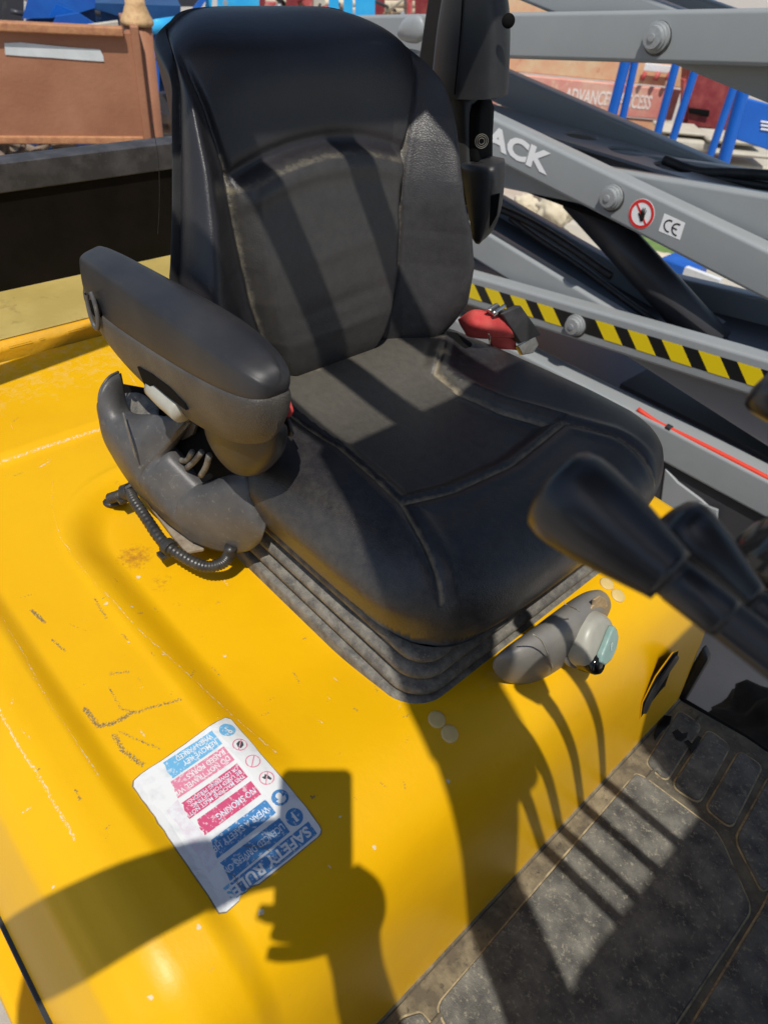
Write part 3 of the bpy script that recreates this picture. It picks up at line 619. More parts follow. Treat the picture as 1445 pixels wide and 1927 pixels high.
# ---- backrest
def backrest():
    n = 290; t = np.linspace(-1, 1, n)
    U, V = np.meshgrid(np.sin(t * math.pi / 2), np.sin(t * math.pi / 2), indexing='ij')    # U: across, V: bottom..top
    Z0, Z1 = 1.262, 1.736
    k = .30
    Un = U * np.sqrt(np.clip(1 - k * np.clip(V, 0, 1) ** 10 - .10 * np.clip(-V, 0, 1) ** 8, 0, 1)); Vn = V * np.sqrt(np.clip(1 - .05 * U ** 4 - .10 * U ** 12, 0, 1))
    Z = (Z0 + Z1) / 2 + (Z1 - Z0) / 2 * Vn
    hw = np.interp(Z, [1.265, 1.30, 1.36, 1.42, 1.47, 1.50, 1.55, 1.60, 1.65, 1.70, 1.74, 1.772], [.215, .245, .272, .281, .273, .262, .246, .232, .220, .210, .204, .20])
    sh_ = sstep(1.50, 1.66, Z)
    Y = .660 + .020 * sh_ + (1.03 * hw + .019 * sh_) * Un
    XC_=0
    xc = np.interp(Z, [1.265, 1.30, 1.36, 1.42, 1.48, 1.54, 1.60, 1.66, 1.72, 1.772], [-.770, -.765, -.768, -.776, -.786, -.800, -.816, -.832, -.850, -.872])
    xw = np.interp(Z, [1.265, 1.30, 1.36, 1.42, 1.48, 1.54, 1.60, 1.66, 1.72, 1.772], [-.725, -.705, -.690, -.692, -.704, -.722, -.750, -.785, -.830, -.872])
    a = np.abs(Un)
    # crease position across (|Un|) as a function of height, from the photo
    crL = np.interp(Z, [1.28, 1.33, 1.46, 1.59, 1.65, 1.70, 1.75], [.36, .42, .50, .625, .72, .82, .9])
    inn = a / crL
    wing = (1 - .6 * sstep(1.66, 1.72, Z)) * sstep(.0, .75, np.clip((a - crL) / (1 - crL + 1e-6), 0, 1))
    X = xc + (xw - xc) * wing
    X -= .009 * np.exp(-((a - crL) / .018) ** 2) * (1 - sstep(1.665, 1.705, Z))                            # seam groove
    # lumbar pad below an arc, recessed head panel above it
    un = Un / crL
    arc = 1.592 - .030 * np.clip(un, -1.2, 1.2) ** 2 + .0 * Un
    pan = (a < crL)
    lum = 1 - sstep(-.005, .008, Z - arc)
    X += np.where(pan, .021 * lum * (1 - sstep(.80, 1.0, np.abs(un))), 0)
    X += .004 * np.exp(-((Z - arc + .016) / .012) ** 2) * pan
    X -= .006 * np.exp(-((Z - arc - .012) / .010) ** 2) * pan
    # head panel bulges again near the top
    X += .012 * np.exp(-((Z - 1.70) / .04) ** 2) * (1 - np.clip(a / .9, 0, 1) ** 2)
    # soft wrinkles
    for zc, am in ((1.36, .0014), (1.40, -.0012), (1.47, .0010)): X += am * np.exp(-((Z - zc - .02 * Un) / .010) ** 2) * (1 - np.abs(un).clip(0, 1))
    e = (np.abs(U) ** 9 + np.abs(V) ** 9) ** (1 / 9.)
    fall = (1 - np.clip(e, 0, 1) ** (9.0 - 4.2 * sstep(.35, .95, -U) * (1 - sstep(.75, .98, V)))) ** (1 / 2.0)
    XB = -.088 + xc + .062 * wing                                                  # back shell plane
    X = XB + (X - XB) * fall
    Y = .660 + .02 * sh_ + (Y - .660 - .02 * sh_) * (1 - np.where(U < 0, .13, .20) * (1 - fall) * sstep(1.30, 1.45, Z) - .06 * (1 - fall))
    cr = np.abs(a - crL) * hw
    dust = .46 * np.exp(-(cr / .005) ** 2) * (Z < 1.60) + .10 * np.exp(-(cr / .02) ** 2) * (Z < 1.6) + .52 * np.exp(-((Z - arc + .003) / .004) ** 2) * pan  # arc term paints a pale highlight on the ledge, beside the crease dust
    dust += .30 * np.exp(-((Y - .70) / .03) ** 2 - ((Z - 1.40) / .03) ** 2) + .22 * np.exp(-((Y - .67) / .05) ** 2 - ((Z - 1.33) / .03) ** 2)
    d2 = .42 * pan * lum + .26 * (Y > .8) * (Z < 1.62) + .04  # dust film that also lightens the sunlit lumbar pad and right bolster
    o = gridmesh('backrest', np.stack([X, Y, Z], -1), 'vinyl_back', seat, attrs=dict(dust=dust, dust2=d2))
    # closed rear shell
    bk = np.stack([XB + .001 - .004 * np.clip(fall, 0, 1), Y, Z], -1)
    gridmesh('backrest_shell', bk, 'plastic', seat, flip=True)
backrest()
tube('cobweb_thread', [P(a, b, y=.47) for a, b in ((286, 230), (298, 300), (300, 380), (297, 440))], .0004, 'mat_base', seat, 4, n=20)

# ================= ARMREST
arm = link('armrest', None, parent=fork); arm['label'] = 'worn black armrest with cracked lower housing and exposed hinge'
def arm_sec(x, yo, yi, zt, zm, crown=.006):
    # foam pad cross-section (outer side first, counter-clockwise seen from the front), zm = seam
    return [(x, yo + .004, zm - .005), (x, yo + .001, zm - .003), (x, yo - .0005, zm + .002), (x, yo - .001, zm + .35 * (zt - zm)), (x, yo + .001, zm + .86 * (zt - zm)), (x, yo + .004, zt - .004), (x, yo + .010, zt), (x, yo + .020, zt + .002), (x, (yo + yi) / 2 + .008, zt + crown), (x, yi - .016, zt - .002),
            (x, yi - .001, zm + .75 * (zt - zm)), (x, yi, zm + .3 * (zt - zm)), (x, yi - .002, zm), (x, yi - .005, zm - .005)]
XS = [-.905, -.899, -.86, -.80, -.72, -.64, -.58, -.540, -.514, -.502]
#      yo    yi    zt     zm     zb
SEC = [(.350, .382, 1.478, 1.452, 1.436), (.340, .390, 1.488, 1.436, 1.398), (.336, .396, 1.494, 1.428, 1.362), (.334, .402, 1.496, 1.430, 1.346), (.333, .408, 1.498, 1.437, 1.342), (.332, .413, 1.500, 1.446, 1.352),
       (.332, .408, 1.500, 1.455, 1.366), (.333, .398, 1.500, 1.463, 1.388), (.338, .388, 1.497, 1.468, 1.408), (.348, .378, 1.488, 1.472, 1.436)]
pad_secs = [arm_sec(x, *s[:4]) for x, s in zip(XS, SEC)]
loft('armrest_pad', pad_secs, 'arm_pad', arm, sub=2)
def shell_sec(x, yo, yi, zt, zm, zb):
    return [(x, yo + .008, zm + .001), (x, yo + .0015, zm + .001), (x, yo - .0015, zm - .0015), (x, yo - .0025, zm - .006), (x, yo - .0025, zm - .30 * (zm - zb)), (x, yo + .004, zm - .72 * (zm - zb)), (x, yo + .020, zb + .003), (x, (yo + yi) / 2, zb), (x, yi - .016, zb + .004),
            (x, yi - .003, zm - .65 * (zm - zb)), (x, yi + .001, zm - .25 * (zm - zb)), (x, yi - .001, zm - .0015), (x, yi - .008, zm + .001)]
loft('armrest_shell', [shell_sec(x, *s) for x, s in zip(XS, SEC)], 'arm_shell', arm, sub=2)
# split pivot ring at the rear end
rp = P(180, 580, y=.332)
tube('pivot_ring', [rp + np.array((.0, -.004, .026)) + np.array((.012 * math.sin(t), 0, -.026 + .026 * math.cos(t))) for t in np.linspace(0.4, 5.4, 18)], .0030, 'housing', arm, 8, cap=False)
lathe('pivot_hole', rp + np.array((0, .004, 0)), (0, -1, 0), [(0, .011), (.0065, .0115), (.007, .001)], 'deep_black', arm, smooth=True)
# pale adjuster roller set into the shell underside with its dark slot
def AP(a, b, y): return P(a, b, y=y)
prism('adjuster_slot', [AP(a, b, .3300) for a, b in ((258, 690), (284, 703), (318, 728), (346, 760), (350, 772), (312, 744), (286, 722), (276, 736))], (0, .012, 0), 'deep_black', arm)
rl = [AP(a, b, .3405) for a, b in ((290, 728), (312, 746), (344, 774))]
tube('adjuster_roller', rl, [.0135, .0155, .0150], 'knob_grey', arm, 20, n=10)
# hinge arm joining the pad to the seat
loft('hinge_cover', [[AP(a + dx, b + dy, y) for dx, dy, y in q] for (a, b), q in
     (((440, 780), ((-90, -10, .362), (0, -10, .340), (105, 0, .385), (95, 10, .43), (0, 15, .42))), ((445, 830), ((-88, -18, .360), (-12, 14, .340), (108, -22, .385), (100, -24, .43), (0, -10, .43))),
      ((450, 872), ((-72, -30, .362), (0, 22, .346), (92, -20, .388), (90, -22, .425), (0, -10, .42))), ((456, 896), ((-45, -22, .366), (0, 6, .356), (56, -14, .388), (54, -16, .41), (0, -8, .41))), ((458, 900), ((-25, -12, .37), (0, 3, .366), (34, -6, .386), (34, -8, .40), (0, -5, .40))))], 'plastic', arm, sub=2)
# lower housing: open shell
def hp(a, b, y): return AP(a, b, y)
ctrl = [  # rows from rear to front; each from top rim over the outer bulge to the bottom edge
    [hp(224, 702, .372), hp(205, 712, .352), hp(190, 735, .335), hp(187, 762, .328), hp(190, 785, .334)],
    [hp(242, 776, .366), hp(226, 784, .345), hp(206, 800, .328), hp(200, 825, .324), hp(212, 850, .335)],
    [hp(300, 784, .374), hp(272, 808, .352), hp(244, 842, .330), hp(236, 872, .324), hp(256, 918, .338)],
    [hp(352, 790, .386), hp(300, 842, .358), hp(268, 878, .335), hp(262, 904, .328), hp(286, 946, .340)],
    [hp(352, 796, .386), hp(304, 848, .359), hp(272, 886, .336), hp(270, 914, .330), hp(294, 956, .342)],
    [hp(328, 838, .384), hp(310, 858, .362), hp(284, 896, .338), hp(282, 928, .332), hp(310, 972, .344)],
    [hp(334, 846, .384), hp(318, 866, .362), hp(294, 905, .341), hp(294, 940, .335), hp(322, 983, .347)],
    [hp(386, 906, .392), hp(362, 915, .372), hp(334, 945, .352), hp(336, 980, .346), hp(362, 1014, .356)],
    [hp(394, 910, .393), hp(370, 920, .374), hp(344, 950, .354), hp(346, 985, .349), hp(370, 1018, .358)],
    [hp(436, 896, .402), hp(428, 918, .388), hp(406, 968, .370), hp(402, 1006, .366), hp(414, 1034, .372)],
    [hp(466, 897, .408), hp(470, 925, .402), hp(470, 975, .392), hp(466, 1010, .390), hp(462, 1034, .392)],
    [hp(470, 912, .420), hp(482, 945, .416), hp(498, 985, .408), hp(496, 1004, .404), hp(486, 1018, .404)]]
hs = patch('lower_housing', ctrl, 'housing', arm, 88, 28, thick=.004, flip=False)
tube('housing_rim', [hp(*q) for q in ((222, 700, .374), (205, 710, .352), (190, 733, .336), (187, 758, .328), (198, 764, .338), (240, 778, .366))], .0022, 'housing', arm, 8, n=30)
# inner dusty wall, inside of the shell, cables
patch('inner_wall', [[hp(236, 742, .39), hp(222, 762, .372), hp(240, 790, .37)], [hp(268, 742, .40), hp(262, 770, .385), hp(262, 792, .372)], [hp(300, 768, .405), hp(300, 785, .39), hp(300, 800, .376)]], 'bellows', arm, 12, 12, thick=.003)
patch('cavity_shade_sheet', [[hp(232, 722, .40), hp(222, 755, .385), hp(240, 795, .36)], [hp(300, 735, .42), hp(290, 770, .40), hp(300, 820, .372)], [hp(400, 760, .42), hp(380, 830, .40), hp(350, 900, .378)], [hp(480, 810, .42), hp(465, 870, .41), hp(430, 925, .395)]], 'deep_black', arm, 16, 12)  # black sheet standing in for the shade inside the hollow housing
prism('hinge_tab', [hp(a, b, .392) for a, b in ((310, 783), (345, 780), (368, 800), (362, 818), (326, 838), (316, 812))], (0, .006, 0), 'housing', arm, bev=.001)
for pts in ([(352, 880), (366, 868), (380, 850)], [(378, 895), (388, 878), (394, 856)], [(362, 850), (352, 866), (340, 866)]):
    tube('inner_cable', [hp(a, b, .374) for a, b in pts], .0042, 'bellows', arm, 8, n=10)
patch('housing_crack', [[hp(230, 776, .3405), hp(233, 777, .3405)], [hp(240, 815, .326), hp(244, 815, .3255)], [hp(254, 862, .3235), hp(256, 862, .3235)]], 'bellows', arm, 14, 3)

# ---- conduit, clips and bracket on the hood beside the seat
cz = 1.118
cp = [P(a, b, z=z) for a, b, z in ((206, 938, 1.105), (225, 932, 1.118), (243, 925, 1.128), (252, 942, 1.128), (275, 975, 1.122), (305, 1018, 1.118), (345, 1048, 1.116), (385, 1066, 1.117), (418, 1060, 1.125), (432, 1042, 1.140), (434, 1030, 1.155))]
tube('corrugated_conduit', cp, .0088, 'rubber_hose', fork, 14, n=240, ribs=-.16)
for a, b, z in ((236, 934, 1.124), (318, 1030, 1.117)):
    c = P(a, b, z=z); i = int(np.argmin([np.linalg.norm(np.array(q) - c) for q in spline(cp, 200)])); sp = spline(cp, 200); dv = sp[min(i + 2, 199)] - sp[i - 2]
    lathe('hose_clip', sp[i] - dv / np.linalg.norm(dv) * .006, dv, [(0, .0108), (.0, .0125), (.012, .0125), (.012, .0108)], 'rubber_hose', fork, 20)
    u, vv, dn = frame_for(dv)
    q = sp[i]; box('clip_tab', tuple(q + np.array((-.010, -.016, -.016))), tuple(q + np.array((.006, .006, -.009))), 'rubber_hose', fork, bev=.001)
tube('cable_tie', [P(a, b, z=z) for a, b, z in ((240, 912, 1.128), (252, 902, 1.142), (262, 912, 1.140), (262, 930, 1.128))], .0022, 'housing', fork, 8, n=16)
tube('cable_tie', [P(a, b, z=z) for a, b, z in ((215, 936, 1.116), (235, 920, 1.134), (255, 908, 1.145))], .003, 'housing', fork, 8, n=12)
br = [P(a, b, z=1.112) for a, b in ((268, 938), (284, 936), (388, 1026), (384, 1038), (352, 1044), (330, 1020))]
prism('dusty_bracket', br, (0, 0, .006), 'dusty_steel', fork, bev=.0015)
box('seat_slide', (-.88, .385, 1.084), (-.72, .412, 1.108), 'dusty_steel', fork, bev=.002)

# ---- grey adjuster box with rotary knob at the front of the seat base
cb = link('adjuster_box', None, parent=fork); cb['label'] = 'grey plastic adjuster box with round knob'
def bxs(a, b, x): return P(a, b, x=x)
def bsec(cs):
    ca, cb_ = sum(c[0] for c in cs) / len(cs), sum(c[1] for c in cs) / len(cs)
    return [bxs(ca + (a - ca) * 1.12 - 2, cb_ + (b - cb_) * 1.14 - 4, x) for a, b, x in cs]
loft('box_body', [
    bsec([(922, 1255, -.268), (932, 1238, -.268), (945, 1250, -.258), (950, 1275, -.255), (935, 1272, -.262)]),
    bsec([(925, 1262, -.275), (955, 1215, -.275), (985, 1232, -.238), (992, 1292, -.240), (952, 1290, -.262)]),
    bsec([(962, 1285, -.290), (1005, 1172, -.290), (1040, 1196, -.232), (1040, 1270, -.226), (998, 1298, -.250)]),
    bsec([(1010, 1262, -.295), (1050, 1132, -.292), (1090, 1168, -.232), (1080, 1245, -.222), (1045, 1268, -.250)]),
    bsec([(1060, 1235, -.295), (1090, 1106, -.288), (1128, 1134, -.238), (1124, 1200, -.226), (1092, 1236, -.255)]),
    bsec([(1105, 1190, -.290), (1118, 1104, -.285), (1148, 1124, -.246), (1150, 1160, -.240), (1130, 1186, -.262)]),
    bsec([(1130, 1150, -.280), (1136, 1116, -.278), (1152, 1130, -.260), (1156, 1146, -.258), (1148, 1156, -.266)])], 'box_grey', cb, sub=2)
for pts in ([(1003, 1194), (1018, 1205), (1030, 1230), (1042, 1262)], [(1062, 1136), (1090, 1150)]):
    tube('moulding_line', [bxs(a, b, -.2295) for a, b in pts], .0009, 'knob_grey', cb, 6, n=14)
kb = bxs(1090, 1215, -.235); ka = bxs(1142, 1208, -.165) - kb; ka = R[:, 0] * .66 - R[:, 2] * .70 + R[:, 1] * .12; ka /= np.linalg.norm(ka)
kc = bxs(1098, 1200, -.232)
lathe('knob_collar', kc - ka * .022, ka, [(0, .036), (.014, .043), (.019, .0435), (.021, .041)], 'box_grey', cb, 36, smooth=True)
lathe('rotary_knob', kc - ka * .001, ka, [(0, .0395), (.003, .0402), (.020, .0375), (.026, .034), (.029, .028), (.029, .001)], 'knob_grey', cb, 40, smooth=False)
u, v_, d_ = frame_for(ka)
kt = kc + ka * .0285
# teal pointer wing on the knob face, with its raised P mark, and the black nose
def kp(a, b, h): return kt + np.array(R[:, 0]) * a - np.array(R[:, 1]) * b + ka * h
e1 = np.array(R[:, 0]) - ka * np.dot(ka, R[:, 0]); e1 /= np.linalg.norm(e1); e2 = np.cross(ka, e1)
if np.dot(e2, -R[:, 1]) < 0: e2 = -e2
def kq(a, b, h): return kt + e1 * a + e2 * b + ka * h
prism('pointer_wing', [kq(a, b, -.001) for a, b in ((-.016, -.021), (-.004, -.028), (.012, -.024), (.023, -.012), (.027, .004), (.022, .015), (.014, .023), (.006, .016), (-.004, .002), (-.014, -.010))], ka * .010, 'teal', cb, bev=.003)
text_on('raised_letter', 'P', 'teal_light', cb, lambda a, b: kq(.006 + a * .8 - b * .3, -.010 + b * .9 + a * .5, .0096), hgt=.010, bold=.04)
lathe('knob_nose', kc + ka * .006 - e2 * .027 - e1 * .010, ka, [(0, .015), (.022, .0145), (.027, .012), (.028, .001)], 'gloss_black', cb, 28, smooth=True)
pt = [bxs(a, b, -.2445) for a, b in ((1113, 1128), (1124, 1120), (1134, 1126), (1138, 1140), (1126, 1152), (1112, 1154), (1106, 1146), (1112, 1138))]
prism('worn_patch', pt, (.004, .001, .002), 'brown_paper', cb, bev=.0015)

# ---- belt retractor tower left of the backrest
rt = link('belt_tower', None, parent=fork); rt['label'] = 'black plastic seat belt retractor tower behind the backrest'
def rp_(a, b, y): return P(a, b, y=y)
def tsec(L, Rr, yf=.93, yb=1.02, k=.02):
    # front-left, front ridge, right, back right, back left
    (la, lb), (ra, rb) = L, Rr
    pl = rp_(la, lb, yf); pr = rp_(ra, rb, yf); 
    return [pl, pl + (pr - pl) * .35 + np.array((.012, -.010, 0)), pl + (pr - pl) * .75 + np.array((.016, -.004, 0)), pr, pr + np.array((-.02, .075, 0)), pl + np.array((-.03, .085, 0))]
loft('retractor_cover', [tsec((840, -75), (890, -80)), tsec((826, -60), (915, -62)), tsec((820, -20), (934, -15)), tsec((808, 40), (942, 45)), tsec((800, 110), (941, 115)), tsec((796, 165), (939, 172)), tsec((796, 178), (938, 182)), tsec((796, 181), (938, 184)), tsec((798, 182), (936, 185))], 'plastic', rt, sub=2)
loft('tower_post', [tsec((790, 150), (890, 150), .955), tsec((800, 185), (888, 188), .955), tsec((820, 250), (884, 255), .955), tsec((830, 300), (886, 315), .955), tsec((840, 400), (890, 400), .955)], 'plastic', rt, sub=1)
loft('tower_channel', [tsec((872, 180), (906, 188), .962), tsec((870, 230), (900, 235), .962), tsec((868, 290), (898, 300), .962), tsec((868, 318), (904, 322), .962)], 'deep_black', rt, sub=1)
loft('tower_foot', [tsec((850, 300), (930, 308), .945), tsec((850, 312), (934, 316), .945), tsec((860, 350), (930, 360), .945), tsec((870, 400), (922, 412), .945), tsec((880, 432), (908, 440), .945), tsec((885, 460), (895, 462), .945)], 'plastic', rt, sub=1)
prism('foot_slot', [rp_(a, b, .928) + np.array((.014, 0, 0)) for a, b in ((910, 364), (927, 360), (922, 400), (908, 425))], (-.004, .006, 0), 'deep_black', rt)
tube('cover_seam', [rp_(a, b, .921) + np.array((.006, 0, 0)) for a, b in ((866, -30), (862, 40), (856, 110), (850, 175))], .0011, 'deep_black', rt, 6, n=16)
q = rp_(946, 36, .925) + np.array((.010, 0, 0)); lathe('screw_recess', q, (.7, -.7, .1), [(0, .009), (.002, .0085), (.002, .001)], 'deep_black', rt, smooth=True)
q = rp_(897, 262, .940) + np.array((.01, 0, 0))
for r in (.0045, .0075, .0100): tube('moulded_ring', [q + r * (math.cos(t) * np.array((.7, .7, 0)) + math.sin(t) * np.array((0, 0, 1))) for t in np.linspace(0, 2 * math.pi, 20)], .0005, 'bellows', rt, 5, cap=False)

# ---- seat belt
sb = link('seat_belt', None, parent=fork); sb['label'] = 'red webbing seat belt with scuffed metal buckle'
def sp_(a, b, x): return P(a, b, x=x)
patch('belt_webbing', [[sp_(862, 600, -.70), sp_(868, 612, -.70), sp_(876, 625, -.70)], [sp_(892, 583, -.665), sp_(884, 608, -.655), sp_(882, 632, -.668)], [sp_(925, 590, -.645), sp_(915, 615, -.632), sp_(912, 636, -.648)], [sp_(946, 600, -.64), sp_(944, 618, -.632), sp_(945, 634, -.64)], [sp_(950, 606, -.64), sp_(962, 622, -.635), sp_(970, 634, -.64)]], 'red_web', sb, 24, 12, thick=.0014)
patch('belt_webbing', [[sp_(918, 636, -.668), sp_(925, 655, -.668)], [sp_(945, 632, -.655), sp_(950, 656, -.655)], [sp_(968, 634, -.65), sp_(972, 658, -.65)]], 'red_web', sb, 12, 6, thick=.0014)
bk = [sp_(a, b, -.632) for a, b in ((943, 590), (981, 574), (1020, 630), (980, 646))]
prism('buckle_cover', bk, (-.016, .004, -.006), 'rail_metal', sb, bev=.003)
prism('buckle_tongue', [sp_(a, b, -.638) for a, b in ((918, 582), (937, 569), (947, 583), (930, 596))], (-.006, 0, -.003), 'chrome', sb, bev=.001)
tube('buckle_bar', [sp_(a, b, -.634) for a, b in ((927, 590), (942, 580), (950, 574))], .003, 'chrome', sb, 8, n=8)
prism('buckle_plate', [sp_(a, b, -.640) for a, b in ((975, 651), (1008, 632), (1014, 648), (1004, 664), (984, 668))], (-.008, .0, -.004), 'chrome', sb, bev=.002)
tube('loose_thread', [sp_(a, b, -.63) for a, b in ((919, 628), (922, 636), (921, 650))], .0012, 'mat_base', sb, 6, n=8)
patch('belt_end', [[hp(532, 742, .418), hp(540, 735, .43)], [hp(530, 785, .418), hp(552, 770, .43)], [hp(528, 800, .418), hp(550, 780, .43)]], 'red_web', sb, 12, 5, thick=.0014)
loft('belt_clip', [[hp(a + dx, b + dy, y) for dx, dy, y in ((-8, 0, .418), (8, -4, .418), (8, -4, .43), (-8, 0, .43))] for a, b in ((536, 785), (541, 800), (545, 815), (548, 824))], 'plastic', sb, sub=1)
# dark clutter between cushion and buckle
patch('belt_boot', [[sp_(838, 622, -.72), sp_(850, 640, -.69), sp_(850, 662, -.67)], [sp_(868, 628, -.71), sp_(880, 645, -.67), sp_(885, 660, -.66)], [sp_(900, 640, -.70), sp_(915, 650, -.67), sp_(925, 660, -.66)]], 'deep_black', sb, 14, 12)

# ---- control levers (in front of the lens, to the right)
def lever(head, tail, D0, D1, rh, rs, stalk_to, name='control_lever', grip=1.0, lab_=None):
    lv = link(name, None, parent=fork)
    a = CAM + D0 * (P(*head, z=0) - CAM) / np.dot(P(*head, z=0) - CAM, R[:, 2]); b = CAM + D1 * (P(*tail, z=0) - CAM) / np.dot(P(*tail, z=0) - CAM, R[:, 2])
    d = b - a; L = np.linalg.norm(d); d /= L
    tube('lever_knob', [a + d * L * t for t in (-.11, -.095, -.06, .0, .10, .22, .40, .58, .78, .94, 1.0, 1.003)], [rh * q for q in (.04, .50, .82, 1.0, 1.06, 1.05, .98, .87, .74, .63, .60, .50)], 'lever_black' if grip < 1.5 else 'lever_gloss', lv, 28)
    e = b + d * stalk_to
    tube('lever_shaft', [b - d * .01, b + d * .002, b + d * .03, e], [rs * 1.08, rs * 1.08, rs, rs], 'plastic', lv, 20)
    tube('lever_collar', [b + d * .001, b + d * .004, b + d * .026, b + d * .029], [rs * 1.02, rs * 1.12, rs * 1.10, rs * 1.0], 'lever_black', lv, 20)
    u_, v_2, _ = frame_for(d)
    for sg in (-1, 1): tube('lever_rib', [b + d * .03 + u_ * rs * .95 * sg, b + d * .2 + u_ * rs * .95 * sg], rs * .16, 'lever_black', lv, 6)
    return lv, a, b, d
lever((1052, 922), (1262, 1085), .342, .320, .0225, .0094, .46)
lever((1262, 990), (1405, 1128), .372, .366, .0185, .0085, .42)
lever((1434, 1010), (1518, 1105), .412, .413, .0225, .0085, .42, grip=2)
lever((1442, 722), (1532, 800), .415, .410, .0160, .0085, .42)

# ================= overhead guard, pillars (out of the frame, they shade the seat)
ZG = 2.25
gd = link('overhead_guard', None, parent=fork)
def gplate(name, poly, m='brown_post', h=.03): return prism(name, [(x, y, ZG) for x, y in poly], (0, 0, h), m, gd)
gplate('guard_roof', [(-.205, .115), (-.10, .078), (.03, .020), (.14, -.028), (.20, -.05), (.33, -.05), (.33, .05), (.20, .085), (.115, .15), (.10, .30), (.10, 1.05), (-.205, 1.05)])
gplate('guard_roof', [(-.95, .14), (-.60, .14), (-.575, .30), (-.565, 1.05), (-.95, 1.05)])
for y0, y1 in ((.135, .165), (.268, .312), (.437, .474), (.628, .668), (.83, .87), (1.01, 1.05)): box('roof_bar', (-.60, y0, ZG - .012), (-.20, y1, ZG + .022), 'brown_post', gd)
gplate('front_shade_plate', [(.60, -.09), (.66, -.26), (1.3, -.26), (1.3, 1.36), (.33, 1.36), (.33, .36), (.46, .31), (.60, .272)])  # roof's front beam, widened into an unseen plate to shade mat and ground
box('roof_bar', (.10, 1.0, ZG), (.60, 1.05, ZG + .03), 'brown_post', gd)
def bar4(name, a, b, hw, hd, m, parent):
    a, b = np.array(a, float), np.array(b, float); d = (b - a) / np.linalg.norm(b - a); u = np.cross(d, (0, 1, 0)); u /= np.linalg.norm(u); v = np.array((0, 1., 0))
    pts = [a + sx * u * hd + sy * v * hw for sx, sy in ((-1, -1), (1, -1), (1, 1), (-1, 1))]
    return prism(name, pts, b - a, m, parent, bev=.006)
bar4('front_pillar', (.22, .00, 2.262), (.84, .00, .98), .045, .03, 'brown_post', gd)
bar4('front_pillar', (.22, 1.03, 2.262), (.84, 1.03, .98), .02, .03, 'brown_post', gd)
rpx = [P(a, b, x=-1.02) for a, b in ((786, 0), (838, 0), (826, 92), (776, 92))]
yl, yr = P(800, 60, x=-1.02)[1] - .030, P(800, 60, x=-1.02)[1] + .034
bar4('rear_pillar', (-1.02, (yl + yr) / 2, 1.10), (-.92, (yl + yr) / 2, 2.262), (yr - yl) / 2, .03, 'brown_post', gd)
bar4('rear_pillar', (-1.30, .02, 1.10), (-.93, .17, 2.262), .03, .03, 'brown_post', gd)
# dashboard and steering wheel beyond the right edge of the picture
dash = link('dashboard', None, parent=fork)
prism('dash_cowl', [(.56, .05, .72), (.62, .05, .72), (.66, .05, 1.28), (.50, .05, 1.34), (.48, .05, 1.24), (.56, .05, 1.12)], (0, .98, 0), 'plastic', dash, bev=.01)
box('lever_console', (.37, .20, 1.10), (.55, .64, 1.60), 'plastic', dash, bev=.02)
adopt(fork)

# ================================================================== SCISSOR LIFT
lift = thing('scissor_lift', 'grey scissor lift with partly raised arms and hazard stripes', 'scissor lift', (-1.17, 2.3, 0.0))
YS = 2.10
def arm_beam(zc, slope, y0, y1, m='lift_grey', h=.12, x0=-2.75, x1=.40, xc=-1.17, name='scissor_arm'):
    a = (x0, zc + (x0 - xc) * slope); b = (x1, zc + (x1 - xc) * slope); n = np.array((-slope, 1)) / math.hypot(1, slope) * h / 2
    poly = [(a[0] - n[0], y0, a[1] - n[1]), (b[0] - n[0], y0, b[1] - n[1]), (b[0] + n[0], y0, b[1] + n[1]), (a[0] + n[0], y0, a[1] + n[1])]
    return prism(name, poly, (0, y1 - y0, 0), m, lift, bev=.012)
LV = [(1.64, .137), (1.225, -.112), (.812, .131)]
outer = [arm_beam(z, s, YS, YS + .075) for z, s in LV]
inner = [arm_beam(z, -s, YS + .095, YS + .155) for z, s in LV]
far_o = [arm_beam(z, s, 2.62, 2.69) for z, s in LV]
far_i = [arm_beam(z, -s, 2.50, 2.56) for z, s in LV]
arm_beam(2.02, -.125, YS, YS + .075); arm_beam(2.02, .125, YS + .095, YS + .155)
def pin(px, py, arm_o, r=.037):
    q = P(px, py, y=YS)
    lathe('pin_grease', q + np.array((.001, .0015, -.003)), (0, -1, 0), [(0, r * 1.13), (.0025, r * 1.10), (.003, .001)], 'grease', arm_o, 28)
    lathe('pivot_pin', q + np.array((0, .002, 0)), (0, -1, 0), [(0, r), (.010, r), (.0105, r * .86), (.020, r * .86), (.0205, r * .74), (.032, r * .72), (.033, r * .26), (.036, r * .26), (.036, .001)], 'zinc', arm_o, 32)
for (px, py), a in zip(((1237, 69), (1152, 370), (1084, 611)), outer): pin(px, py, a)
# cross plates between the inner arms, one with round lightening holes
def cross_plate(zc, slope, y0, y1, x0, x1, dz, m, holes=()):
    bm = bmesh.new()
    def z(x): return zc + (x + 1.17) * slope + dz
    outl = [(x0, y0), (x1, y0), (x1, y1), (x0, y1)]
    vs = []
    es = []
    def loop(pts):
        vv = [bm.verts.new((x, y, z(x))) for x, y in pts]
        for i in range(len(vv)): es.append(bm.edges.new((vv[i], vv[(i + 1) % len(vv)])))
    loop(outl)
    for hx, hy, rx, ry in holes: loop([(hx + rx * math.cos(2 * math.pi * k / 28), hy + ry * math.sin(2 * math.pi * k / 28)) for k in range(28)])
    bmesh.ops.triangle_fill(bm, use_beauty=True, use_dissolve=False, edges=es)
    bmesh.ops.recalc_face_normals(bm, faces=bm.faces)
    me = bpy.data.meshes.new('cross_plate'); bm.to_mesh(me); bm.free()
    o = link('cross_plate', me, m, lift); s = solid(o, .012, 0); return o
hl = []
ZP = 1.262
for (px, py) in ((1093, 257), (1178, 286), (1265, 316)):
    q = P(px, py, z=ZP); hl.append((q[0], q[1], .066, .058))
